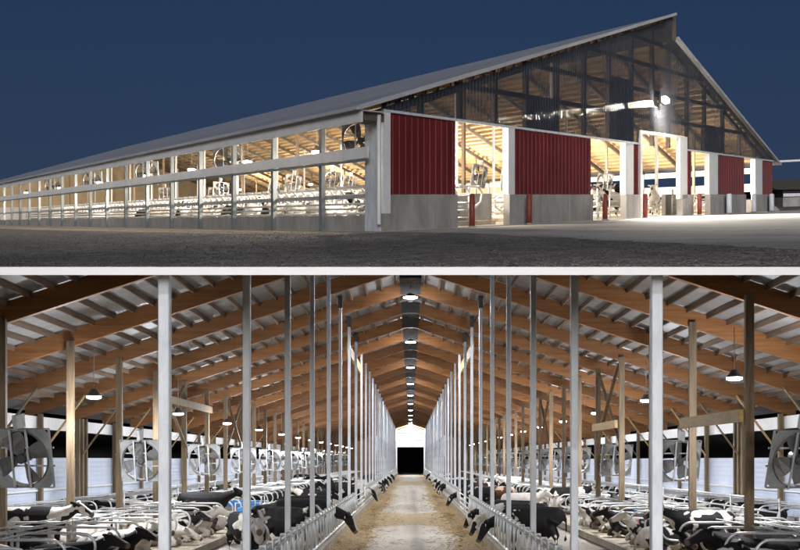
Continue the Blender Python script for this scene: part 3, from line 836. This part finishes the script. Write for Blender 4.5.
HEADPOS = {'lie_up': (1.0, .20, .95), 'lie_turn': (.85, .2, .80), 'lie_down': (1.1, .25, .55), 'stand': (1.14, .2, 1.45), 'feed': (1.38, .2, .88), 'reach': (1.3, .2, 1.07)}
def cow(pose, x, y, z, rz, coat, where, group, s=1.0):
    o = bpy.data.objects.new('cow', COW[pose]); col.objects.link(o)
    o.location = (x, y, z); o.rotation_euler = (0, 0, rz); o.scale = (s, s * random.uniform(.96, 1.06), s * random.uniform(.96, 1.04))
    if coat != 'cow':
        o.material_slots[0].link = 'OBJECT'; o.material_slots[0].material = M[coat]
    tag(o, COAT[coat] + ' ' + where, 'cow', group)
    if y < 60 and z < 5:
        h = HEADPOS[pose]
        for q in (-1, 1):
            t = link('ear_tag', TAG, M['white'], o); t.location = (h[0] - .05, h[1] * q * .95 if pose != 'lie_turn' else h[1] + .2 * q, h[2] - .02)
    return o
def coat():
    return random.choices(['cow', 'cow_black', 'cow_white', 'cow_brown'], [.54, .25, .20, .01])[0]
GL = 'cows lying in the stalls'
for sx in (-1, 1):
    for row, xm, hd, n1, p in (('inner', 8.15, 1, 50, .80), ('middle', 10.85, -1, 44, .72), ('wall', 14.05, 1, 36, .55)):
        for n in range(n1):
            y = STY0 + STS * (n - 2 + .5)
            if random.random() > p: continue
            if sx < 0 and row != 'wall' and 42 < y < 57: continue
            if sx > 0 and row != 'wall' and 45.5 < y < 50 or sx > 0 and row == 'inner' and 32 < y < 34.4: continue
            out = row == 'inner' and random.random() < .72 or random.random() < .2
            side = -sx * hd if out else sx * hd
            pose = random.choices(['lie_up', 'lie_turn', 'lie_down', 'stand'], [.5, .22, .22, .06])[0]
            cow(pose, sx * (xm + (.3 if out and row == 'inner' else 0) + random.uniform(-.12, .12)), y + random.uniform(-.18, .18), .17, (0 if side > 0 else math.pi) + random.uniform(-.14, .14), coat(),
                '%s in the %s stall from the front, %s row, %s side' % ('standing' if pose == 'stand' else 'lying', nth(n + 1), row, SIDE[sx]), GL, random.uniform(1.0, 1.14))
pk = cow('lie_turn', 8.3, 33.2, .17, math.pi, 'cow', 'with a pink neck mark lying by the kerb of the right stalls', GL, 1.1)
MB().loft([((.72, .12, .70), .10, .12, (1, .3, .1)), ((.78, .15, .71), .20, .20, (1, .3, .1)), ((.84, .18, .72), .10, .12, (1, .3, .1))], 12).build('paint_mark', M['pink'], pk)
# cows at the feed fences: heads through the bars
GF = 'cows at the feed fence'
feeding = {-1: [(36.0, 'feed', 'cow_black'), (64, 'feed', 'cow'), (80, 'feed', 'cow'), (83, 'feed', 'cow_black'), (93, 'feed', 'cow'), (101, 'feed', 'cow_black'), (114, 'feed', 'cow'), (133, 'feed', 'cow_black')],
           1: [(31.5, 'feed', 'cow_black'), (35.0, 'feed', 'cow'), (38.8, 'feed', 'cow_black'), (57.5, 'feed', 'cow_black'), (76, 'feed', 'cow'), (79.5, 'feed', 'cow_black'), (88, 'feed', 'cow'), (101, 'feed', 'cow_black'), (118, 'feed', 'cow'), (136, 'feed', 'cow_black')]}
for sx in (-1, 1):
    for n, (y, pose, ct) in enumerate(feeding[sx]):
        off = 1.02 if pose != 'stand' else 1.75
        where = {'feed': 'feeding through the %s fence', 'reach': 'reaching out through the %s fence', 'stand': 'standing behind the %s fence'}[pose] % SIDE[sx]
        rz = (math.pi if sx > 0 else 0) + random.uniform(-.38, .38)
        cow(pose, sx * (X + off), y, .03, rz, ct, where + ', %s from the front there' % nth(n + 1), GF, 1.2 if y < 37 and sx < 0 else 1.08)
# cows walking or standing in the alleys behind
for i, (x, y, a, ct, w) in enumerate([(-4.1, 26.5, -78, 'cow', 'facing the front behind the left feed fence, nearest there'), (-4.9, 29.5, -62, 'cow', 'facing the front in the left lane, second there'), (-4.0, 32.5, -40, 'cow_black', 'turned to the left feed fence before the gate'), (5.2, 47, 20, 'cow_white', 'standing in the lane near the right gate'), (9.3, 44.0, 95, 'cow_black', 'standing by the right trough'),
        (5.4, 61, 160, 'cow_brown', 'standing in the lane past the right gate'), (5.0, 71, 40, 'cow', 'standing in the right lane beyond the brown cow'), (-5.2, 36.5, 70, 'cow_black', 'walking in the left lane, nearest there'),
        (-4.8, 46, 15, 'cow_black', 'standing in the left lane before the gate'), (-5.3, 55, 165, 'cow', 'standing in the left lane behind the gate'), (-5.1, 70, 30, 'cow_black', 'standing in the left lane past the gate'), (-12.5, 66, 80, 'cow_black', 'standing by the left wall railing')]):
    cow('stand', x, y, .0, R(a), ct, w, 'cows in the lanes', 1.05)
# ================================================================== THE RED BARN ON THE HILL (upper picture)
C0 = Vector((-1.025, 33.6, hill(-1.025, 33.6)))
U = Vector((-.5945, 1, .238))             # along the open side
V = Vector((.6895, 1, .266))              # along the gable front
def P(t, w, z): return C0 + U * t + V * w + Vector((0, 0, z))
red = empty('red_gable_barn', C0, world_parts=True)
tag(red, 'red and smoked-glass gabled cattle barn lit from inside at dusk', 'barn')
def ph(mb, t0, t1, w0, w1, z0, z1):
    f_ = lambda t, w, z: P(t, w, z)
    return mb.hexa([f_(t0, w0, z0), f_(t0, w1, z0), f_(t1, w1, z0), f_(t1, w0, z0), f_(t0, w0, z1), f_(t0, w1, z1), f_(t1, w1, z1), f_(t1, w0, z1)])
def pb(name, mt, *a, parent=red): return ph(MB(), *a).build(name, M[mt], parent)
TEND = 98.0
WR = 22.8
def zl(w): return 4.10 + (w + 1.2) * .3047          # top of the left roof slope
def zr(w): return 10.1 - (w - 23.0) * .3616
def zroof(w): return zl(w) if w < WR else zr(w)
def head(w): return 4.10 - .0095 * w                # head of the front wall
BAY0, BAY = 3.72, 3.93
posts_t = [BAY0 + BAY * i for i in range(24)]

tag(ph(MB(), -.3, TEND, -.1, 40.6, .012, .03).build('barn_floor', M['floor_lit']), kind='structure')
ap = MB()
gp = lambda x, y, d=.006: (x, y, hill(x, y) + d)
e0 = P(-.3, .3, 0); e1 = P(-.05, 47, 0)
rim = []
line = [(-.6, 32.6), (1.76, 29.4), (3.9, 22.0), (6.3, 14.2)]
for (xa, ya), (xb, yb) in zip(line[:-1], line[1:]):
    for i in range(16):
        q = i / 16; wob = random.uniform(-.28, .28)
        rim.append(gp(xa + (xb - xa) * q + wob, ya + (yb - ya) * q))
ring = [gp(e0.x, e0.y)] + rim + [gp(6.3, 14.2), gp(30, 16), gp(62, 70), gp(e1.x, e1.y)]
ap.add(ring, [tuple(range(len(ring)))])
tag(ap.build('apron', M['apron']), kind='structure')
sd = MB().add([P(-.8, -.02, .004), P(-.8, -2.6, .004), P(30, -4.6, .004), P(TEND, -5.5, .004), P(TEND, -.02, .004)], [(4, 3, 2, 1, 0)])  # strip widened and lightened to hold light spilling from the barn
tag(sd.build('spill_strip', M['bed']), 'strip along the open side of the red barn, lightened for lamplight from inside', kind='structure')

# roof slopes with a raised left half over the ridge vent
def slope(w0, w1, fz, name):
    m = MB(); t0, t1 = -.34, TEND + 1
    m.hexa([P(t0, w0, fz(w0) - .10), P(t0, w1, fz(w1) - .10), P(t1, w1, fz(w1) - .10), P(t1, w0, fz(w0) - .10), P(t0, w0, fz(w0)), P(t0, w1, fz(w1)), P(t1, w1, fz(w1)), P(t1, w0, fz(w0))])
    return m.build(name, M['roof_top'], red)
slope(-1.2, WR, zl, 'roof_slope'); slope(23.0, 41.2, zr, 'roof_slope')
def underdeck(w0, w1, fz):
    m = MB(); t0, t1 = .1, TEND
    m.hexa([P(t0, w0, fz(w0) - .14), P(t0, w1, fz(w1) - .14), P(t1, w1, fz(w1) - .14), P(t1, w0, fz(w0) - .14), P(t0, w0, fz(w0) - .105), P(t0, w1, fz(w1) - .105), P(t1, w1, fz(w1) - .105), P(t1, w0, fz(w0) - .105)])
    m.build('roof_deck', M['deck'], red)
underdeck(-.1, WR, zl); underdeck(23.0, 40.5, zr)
# rake boards on the front edge, clerestory strip
for w0, w1, fz in ((-1.2, WR, zl), (23.0, 41.2, zr)):
    MB().hexa([P(q, w, fz(w) + d) for d in (-.13, .03) for q, w in ((-.39, w0), (-.39, w1), (-.345, w1), (-.345, w0))]).build('rake_board', M['roof_top'], red)
pb('ridge_board', 'frame_dark', -.3, TEND, 22.72, 22.86, 9.9, zl(22.7) - .12)
pb('eave_gutter', 'roof_top', -.33, TEND, -1.30, -1.21, zl(-1.2) - .12, zl(-1.2) - .01)

# rafters and purlins, seen through the open side and the front
rest = MB()
for i, t in enumerate([.3] + posts_t):
    for w0, w1, fz in ((-.1, 22.7, zl), (23.05, 40.5, zr)):
        m = MB()
        m.hexa([P(t - .1, w0, fz(w0) - .62), P(t - .1, w1, fz(w1) - .62), P(t + .1, w1, fz(w1) - .62), P(t + .1, w0, fz(w0) - .62), P(t - .1, w0, fz(w0) - .33), P(t - .1, w1, fz(w1) - .33), P(t + .1, w1, fz(w1) - .33), P(t + .1, w0, fz(w0) - .33)])
        m.build('rafter', M['frame_dark'], red)
wp = [.35 + .68 * i for i in range(59)]
for w in wp:
    if 22.4 < w < 23.3: continue
    z = zroof(w) - .15
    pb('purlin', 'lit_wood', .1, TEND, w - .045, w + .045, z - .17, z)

# the open long side
pb('knee_wall', 'concrete', .9, TEND, 0, .18, .0, .56)
pb('fascia_band', 'white', -.3, TEND, -1.08, -1.0, 3.60, 4.02)
pb('curtain_roll', 'white', .45, TEND, -.24, -.175, 2.52, 2.90)
pb('curtain_rail', 'slate', .45, TEND, -.25, -.172, 2.41, 2.50)
pb('side_rail', 'dull_pipe', .9, TEND, .06, .12, 1.16, 1.30)
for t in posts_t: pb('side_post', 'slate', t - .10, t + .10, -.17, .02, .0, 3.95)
pb('soffit', 'steel', -.3, TEND, -.99, -.02, 3.97, 4.0)
pb('corner_closure', 'frame_dark', -.12, .9, -.9, .1, 3.70, 3.965)
# the far long side
pb('knee_wall', 'concrete', .9, TEND, 40.3, 40.5, 0, .9)
pb('curtain_roll', 'white', .3, TEND, 40.34, 40.5, 1.5, 2.1)
pb('fascia_band', 'white', .3, TEND, 40.34, 40.5, 2.85, 3.3)
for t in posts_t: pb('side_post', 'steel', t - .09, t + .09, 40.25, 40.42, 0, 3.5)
# far end wall, shut against the sky; tan top stands in for lit timber
pb('end_wall', 'white', TEND, TEND + .1, 0, 40.4, 0, 2.2); pb('end_wall', 'deck', TEND, TEND + .1, 0, 40.4, 2.2, 3.6)
MB().hexa([P(TEND, .1, 3.6), P(TEND, 40.3, 3.6), P(TEND + .1, 40.3, 3.6), P(TEND + .1, .1, 3.6), P(TEND, 22.4, zl(22.4) - .3), P(TEND, 23.4, zr(23.4) - .3), P(TEND + .1, 23.4, zr(23.4) - .3), P(TEND + .1, 22.4, zl(22.4) - .3)]).build('end_gable', M['deck'], red)
pb('added_curtain', 'white', 26, TEND, 40.36, 40.48, .9, 2.2); pb('added_curtain', 'deck', 26, TEND, 40.36, 40.48, 2.2, 3.45)  # added to shut out sky; tan upper part stands in for lit timber

# corner sheet, downspout and trim
pb('corner_sheet', 'steel', .0, .9, -.02, .06, .0, 3.78)
m = MB(); m.tube([P(-.14, -.16, .25), P(-.14, -.16, 3.9)], .07, 10); m.build('downspout', M['white'], red)
pb('corner_trim', 'white', -.10, .05, .1, .42, .55, head(0) - .02)
pb('corner_base', 'concrete', -.25, .3, .05, .62, .0, .62)

# front wall: ribbed red panels on concrete, white jambs
def ribbed(w0, w1, z0, z1):
    m = MB(); n = max(3, int((w1 - w0) / .29)); vs = []; st = (w1 - w0) / n
    for i in range(n):
        a = w0 + i * st
        for q, d in ((0, 0), (.38, 0), (.45, .03), (.55, .03), (.62, 0)):
            vs.append((a + q * st, -.02 - d))
    vs.append((w1, -.02))
    pts = [P(d, w, z0(w)) for w, d in vs] + [P(d, w, z1(w)) for w, d in vs]
    k_ = len(vs)
    m.add(pts, [(i, i + 1, k_ + i + 1, k_ + i) for i in range(k_ - 1)])
    rp_ = m.build('red_panel', M['red_sheet'], red)
    ph(MB(), .0, .06, w0, w1, z0(w0), min(z1(w0), z1(w1))).build('panel_backing', M['frame_dark'], rp_)
base_z = lambda w: 1.26 - .0005 * w
for w0, w1 in ((.45, 3.91), (7.62, 13.88), (18.12, 18.74), (24.72, 25.55), (29.5, 34.35), (37.8, 40.2)):
    ribbed(w0, w1, base_z, lambda w: head(w) - .05)
for w0, w1 in ((.52, 3.93), (7.18, 13.9), (17.2, 18.74), (24.0, 25.6), (28.1, 34.37), (36.3, 40.25)):
    n = max(1, round((w1 - w0) / 2.2))
    for i in range(n):
        a = w0 + (w1 - w0) * i / n; b = w0 + (w1 - w0) * (i + 1) / n
        pb('concrete_base', 'concrete', -.16, .22, a + .014, b - .014, 0, base_z(a))
for w0, w1 in ((7.18, 7.62), (17.22, 18.1), (28.1, 29.5), (36.3, 37.78)):
    pb('jamb', 'white', -.10, .25, w0, w1, base_z(w0), head(w0) - .05)
pb('door_frame', 'white', -.16, .1, 18.76, 19.0, 0, 4.62); pb('door_frame', 'white', -.16, .1, 23.66, 24.7, 1.0, 4.58); pb('door_frame', 'white', -.162, .102, 19.0, 23.66, 4.46, 4.61)
for wa, wb in ((.1, 18.75), (24.72, 40.4)):
    MB().hexa([P(q, w, head(w) + d) for d in (-.06, .03) for q, w in ((-.12, wa), (-.12, wb), (.05, wb), (.05, wa))]).build('front_header', M['steel'], red)

# smoked corrugated gable sheets, one per bay of the framing, and the framing behind them
edges = [0.0, 2.2, 4.4, 6.6, 8.8, 11.2, 13.6, 16.0, 18.4, 20.8, 22.86, 25.4, 28.0, 31.0, 34.0, 37.0, 40.3]
for a, b in zip(edges[:-1], edges[1:]):
    m = MB(); n = max(8, int((b - a) / .028)); top = []; bot = []
    for i in range(n + 1):
        w = a + (b - a) * i / n
        d = -.10 + .026 * math.sin(w / .20 * 2 * math.pi)
        zt = (zl(w) if w < 22.87 else zr(w)) - .11; zb = head(w) + .03
        if 18.7 < w < 24.75: zb = 4.615
        bot.append(P(d, w, zb)); top.append(P(d, w, max(zt, zb + .002)))
    m.add(bot + top, [(i, i + 1, n + 1 + i + 1, n + 1 + i) for i in range(n)], True)
    m.build('gable_sheet', M['clear'], red)
for w in edges[1:-1]:
    pb('gable_stud', 'frame_dark', .12, .34, w - .10, w + .10, head(w), zroof(min(w, 22.8) if w < 23 else w) - .32)
for z in (5.4, 6.8, 8.2, 9.5):
    wa = max(0.2, (z - 4.10) / .3047 - 1.2 + .9); wb = 23.0 + (10.1 - z) / .3616 - .9
    if wb > wa: pb('gable_girt', 'frame_dark', .05, .115, wa, wb, z - .11, z + .11)
for w0, w1 in ((8.8, 11.2), (16.0, 18.4), (28.0, 31.0)):
    pb('dark_panel', 'frame_dark', .40, .44, w0, w1, head(w0) + .1, min(zroof(w0), zroof(w1)) * .78)  # dark opaque panels behind the smoked sheets

# floodlight on the gable
fl = empty('floodlight', P(-.42, 20.9, 6.32), R(55))
MB().box(-.3, .3, -.06, .1, -.15, .15).box(-.3, .3, -.28, -.06, .09, .13).build('housing', M['dark'], fl)
MB().box(-.27, .27, -.26, -.065, -.085, .085).build('lens', M['flood'], fl)
MB().box(-.05, .05, .1, .30, -.05, .05).build('arm', M['dull_pipe'], fl)
tag(fl, 'bright floodlight mounted on the smoked gable above the tall doorway', 'floodlight')
l = bpy.data.lights.new('flood_bulb', 'SPOT'); l.energy = 11000; l.color = (1, .94, .84); l.shadow_soft_size = .2; l.spot_size = R(124); l.spot_blend = .35
b = bpy.data.objects.new('flood_bulb', l); col.objects.link(b); b.parent = fl; b.location = (0, -.42, -.05); b.rotation_euler = (R(-46), 0, 0)

# bollards before the doorways
def bollard(w, t, h, mt, label, r=.12):
    o = empty('bollard', P(t, w, 0))
    MB().tube([(0, 0, 0), (0, 0, h - .06), (0, 0, h - .02), (0, 0, h)], [r, r, r * .8, r * .3], 14).build('post', M[mt], o)
    MB().tube([(0, 0, -.02), (0, 0, .03)], r * 1.5, 14).build('footing', M['concrete'], o)
    tag(o, label, 'bollard', 'bollards before the doorways')
bollard(4.35, -.55, 1.27, 'red_paint', 'red bollard right of the corner panel, first from the corner', .11)
bollard(8.1, -.55, 1.27, 'red_paint', 'red bollard before the second concrete base, second from the corner', .11)
bollard(14.4, -.55, 1.27, 'red_paint', 'red bollard right of the wide red panel, third from the corner', .12)
bollard(18.6, -.55, 1.28, 'red_paint', 'red bollard left of the tall doorway, fourth from the corner', .12)
bollard(25.6, -.55, 1.28, 'red_paint', 'red bollard right of the tall doorway, fifth from the corner', .13)
bollard(30.4, -.5, 1.28, 'steel', 'pale steel bollard before the fifth concrete base', .17)
bollard(34.9, -.5, 1.28, 'steel', 'pale steel bollard at the narrow doorway on its near side', .17)
bollard(38.6, -.5, 1.28, 'steel', 'pale steel bollard at the far front corner', .17)

# inside the red barn: posts, stalls, gates, fans, lamps, cows
for w in (8.2, 15.5, 28.0, 34.0):
    for t in posts_t[::2]:
        pb('inner_post', 'white' if w in (15.5, 28.0) else 'post', t - .09, t + .09, w - .07, w + .07, 0, zroof(w) - .6)
rz_u = math.atan2(U.y, U.x); rz_v = math.atan2(V.y, V.x)
def upper_row(w, d, label):
    o = empty('stall_row', P(1, w, 0), world_parts=True)
    tag(o, label, 'stalls', 'rows of cow stalls in the red barn')
    for z in (1.28, .98): MB().tube([P(1.2, w, z), P(60, w, z)], .045, 6).build('head_rail', M['pipe'], o)
    MB().tube([P(1.2, w + d * .5, 1.32), P(60, w + d * .5, 1.32)], .045, 6).build('neck_rail', M['pipe'], o)
    if w < 6:
        for z in (.62, .80): MB().tube([P(1.2, w - .05 * d, z), P(60, w - .05 * d, z)], .04, 6).build('side_pipe', M['pipe'], o)
    far = MB(); t = 1.4; n = 0
    while t < 60:
        k_ = 1.3 if w < 6 else 1.0
        pts = [P(t, w, 1.25 * k_), P(t, w + d * 1.25, 1.25 * k_), P(t, w + d * 1.5, 1.05 * k_), P(t, w + d * 1.4, .75 * k_), P(t, w + d * .8, .5 * k_), P(t, w, .45 * k_)]
        m = MB() if n < 20 else far
        m.tube(pts, .055, 6)
        if n < 20: m.build('divider', M['pipe'], o)
        t += .8; n += 1
    tag(far.build('far_divider', M['pipe'], o), kind='stuff')
    pb('bed', 'bed', 1.0, 60, min(w, w + d * 2), max(w, w + d * 2), .03, .2, parent=o)
upper_row(.7, 1, 'row of white stall loops just inside the open long side of the red barn')
upper_row(5.4, -1, 'second row of stall loops inside the red barn, seen through the open side')
upper_row(5.55, 1, 'third row of stall loops inside the red barn, behind the second')
upper_row(13.0, -1, 'fourth row of stall loops inside the red barn, by the feed alley')
upper_row(31.5, 1, 'row of stall loops inside the red barn behind the right doorways')
def upper_gate(t, w0, w1, label):
    o = empty('pipe_gate', P(t, w0, 0), world_parts=True)
    for z in (.35, .65, .95, 1.25): MB().tube([P(t, w0, z), P(t, w1, z)], .04, 8).build('rail', M['pipe'], o)
    for w in (w0, (w0 + w1) / 2, w1): MB().tube([P(t, w, .03), P(t, w, 1.6)], .05, 8).build('upright', M['pipe'], o)
    tag(o, label, 'gate', 'pipe gates in the red barn')
upper_gate(1.2, 4.1, 6.0, 'white pipe gate inside the first doorway of the red barn')
upper_gate(1.6, 14.1, 17.0, 'white pipe gate inside the second doorway of the red barn')
upper_gate(2.2, 19.3, 23.4, 'white pipe gate inside the tall doorway')
upper_gate(1.4, 25.8, 28.0, 'white pipe gate inside the fourth doorway')
upper_gate(1.4, 34.5, 36.1, 'white pipe gate inside the narrow last doorway')
o = ph(MB(), 2.0, 2.3, 5.9, 8.4, 0, 1.35).build('block_wall', M['concrete']); tag(o, 'low concrete block wall inside the first doorway', 'wall')
o = ph(MB(), 2.0, 2.3, 26.0, 28.4, 0, 1.3).build('block_wall', M['concrete']); tag(o, 'low concrete block wall inside the fourth doorway', 'wall')

for i, t in enumerate((1.95, 13.6, 25.3, 37.0, 48.8)):
    p = P(t, .55, 3.25); fan(p.x, p.y, p.z, rz_u + R(155), R(10), '%s fan from the corner in the upper opening of the red barn' % nth(i + 1), 'fans in the side openings', .95)
k = 0
for w in (5.0, 9.0):
    for t in (3.4, 6.4, 10.6, 14.6, 24.0, 34.0):
        k += 1
        p = P(t, w, 2.2); fan(p.x, p.y, p.z, rz_u + R(180 + random.uniform(-25, 25)), R(12), 'white lit fan hung over the %s stalls of the red barn, %s from the front' % ('outer' if w < 6 else 'inner', nth((k - 1) % 6 + 1)), 'fans over the stalls of the red barn', .68)
for i, (t, w) in enumerate(((6, 15.6), (9, 18), (7, 22.0), (8, 28.0))):
    p = P(t, w, 2.3); fan(p.x, p.y, p.z, rz_u + R(170), R(12), 'white fan seen through the front doorways of the red barn, %s from the corner' % nth(i + 1), 'fans behind the doorways', .85)
lampU = make_lamp('barn_lamp', M['lens_warm'], 1.2); usedU = False
k = 0
for w, z in ((4.2, 3.6), (13.5, 4.4), (31.5, 4.0)):
    for t in ((3.2, 10.8, 18.6, 27.0, 36.0, 48.0, 62.0, 78.0) if w < 20 else (3.6, 12.0, 20.5, 29.0, 40.0, 55.0, 75.0)):
        o = copy_tree(lampU) if usedU else lampU; usedU = True
        o.location = P(t, w, z); k += 1
        tag(o, '%s bell lamp counted along the %s line of lamps in the red barn' % (nth(k), {4.2: 'outer', 13.5: 'middle', 31.5: 'far'}[w]), 'lamp', 'lamps in the red barn')
for o in [q for q in col.objects if q.name.startswith('barn_lamp')]: bulb(o, 2400 if 'far' in o['label'] else 1150, (1.0, .90, .77), .3, .25)
k = 0
for w, pose_w, hd in ((1.9, 'lie', 1), (4.1, 'lie', -1), (6.9, 'lie', 1)):
    for n in range(13):
        if random.random() > .68: continue
        t = 1.95 + 2.2 * n; k += 1
        p = P(t, w, .19)
        cow(random.choice(['lie_up', 'lie_turn', 'lie_down']), p.x, p.y, p.z, rz_v + (0 if hd > 0 else math.pi) + random.uniform(-.2, .2), coat(), 'lying in the %s row behind the open long side, %s bay' % ({1.9: 'nearest', 4.1: 'second', 6.9: 'third'}[w], nth(n + 1)), 'cows in the red barn', 1.05)
for i, (t, w, a, ct) in enumerate(((3.2, 5.1, 200, 'cow'), (3.0, 14.6, 180, 'cow'), (2.8, 16.2, 200, 'cow_black'), (3.6, 19.8, 190, 'cow'), (3.2, 21.2, 150, 'cow'), (3.4, 22.8, 170, 'cow_black'), (3.5, 27.3, 180, 'cow'), (7.2, 11.0, 180, 'cow_white'))):
    p = P(t, w, .03)
    cow('stand', p.x, p.y, p.z, R(a + 70), ct, 'standing inside the front doorways of the red barn, %s from the corner' % nth(i + 1), 'cows behind the doorways', 1.05)

# beyond the barn on the right: overhead pipe, dark trees, long shed, gravel heap
o = MB().tube([P(2, 41.6, 3.75), P(-9, 62, 4.6)], .085, 8).build('overhead_pipe', M['white']); tag(o, 'thin pale pipe running off from the far eave corner', 'pipe')
def shed():
    c = Vector((62, 130, hill(62, 130)))
    o = empty('long_shed', c, world_parts=True)
    d = Vector((1, .08, .042)); n_ = Vector((-.08, 1, .25))
    q = lambda s, r, z: c + d * s + n_ * r + Vector((0, 0, z))
    def hx(name, mt, s0, s1, r0, r1, z0, z1): MB().hexa([q(s0, r0, z0), q(s1, r0, z0), q(s1, r1, z0), q(s0, r1, z0), q(s0, r0, z1), q(s1, r0, z1), q(s1, r1, z1), q(s0, r1, z1)]).build(name, M[mt], o)
    hx('wall', 'concrete', -14, 40, 0, 12, 0, 1.2); hx('curtain', 'steel', -14, 40, -.1, 0, 1.3, 1.7); hx('upper_wall', 'earth', -14, 40, .02, 11.9, 1.2, 2.2)  # pale curtain strip stands in for the lit strip of the shed
    MB().hexa([q(-15, -.6, 2.2), q(41, -.6, 2.2), q(41, 12.6, 2.2), q(-15, 12.6, 2.2), q(-15, 5.8, 3.6), q(41, 5.8, 3.6), q(41, 6.2, 3.6), q(-15, 6.2, 3.6)]).build('roof', M['frame_dark'], o)
    tag(o, 'low dark shed with a pale strip beyond the far corner of the red barn', 'shed')
shed()
tr = MB(); 
for i in range(60):
    x = 120 + i * 4.5 + random.uniform(-1, 1); y = 330 + random.uniform(-6, 6); hgt = random.uniform(4, 7.5); z = hill(x, y)
    for j in range(26):
        a, rr, q = random.uniform(0, 6.28), random.uniform(0, 3.2), random.uniform(.5, hgt)
        s_ = random.uniform(.5, 1.3); c = Vector((x + rr * math.cos(a), y + rr * math.sin(a), z + q))
        d1 = Vector((random.uniform(-1, 1), random.uniform(-1, 1), random.uniform(-1, 1))).normalized() * s_; d2 = d1.orthogonal().normalized() * s_
        tr.add([c - d1, c + d2, c + d1, c - d2], [(0, 1, 2, 3)])
tag(tr.build('treeline', M['trees']), 'dark far-off treeline beyond the low shed', None, kind='stuff')
def mound(w, t, r, h, label):
    m = MB(); n, k_ = 18, 6; vs = []
    for i in range(k_):
        q = i / (k_ - 1)
        for j in range(n):
            a = 2 * math.pi * j / n; rr = r * (1 - q) * random.uniform(.9, 1.1)
            p = P(t, w, 0); vs.append((p.x + rr * math.cos(a), p.y + rr * math.sin(a), hill(p.x + rr * math.cos(a), p.y + rr * math.sin(a)) - .02 + h * q ** .8 * random.uniform(.9, 1.1)))
    m.add(vs, [(i * n + j, i * n + (j + 1) % n, (i + 1) * n + (j + 1) % n, (i + 1) * n + j) for i in range(k_ - 1) for j in range(n)], True)
    tag(m.build('gravel_heap', M['apron']), label, 'heap')
mound(43.6, 2.0, 1.5, 1.0, 'pale gravel heap beside the far front corner of the red barn')
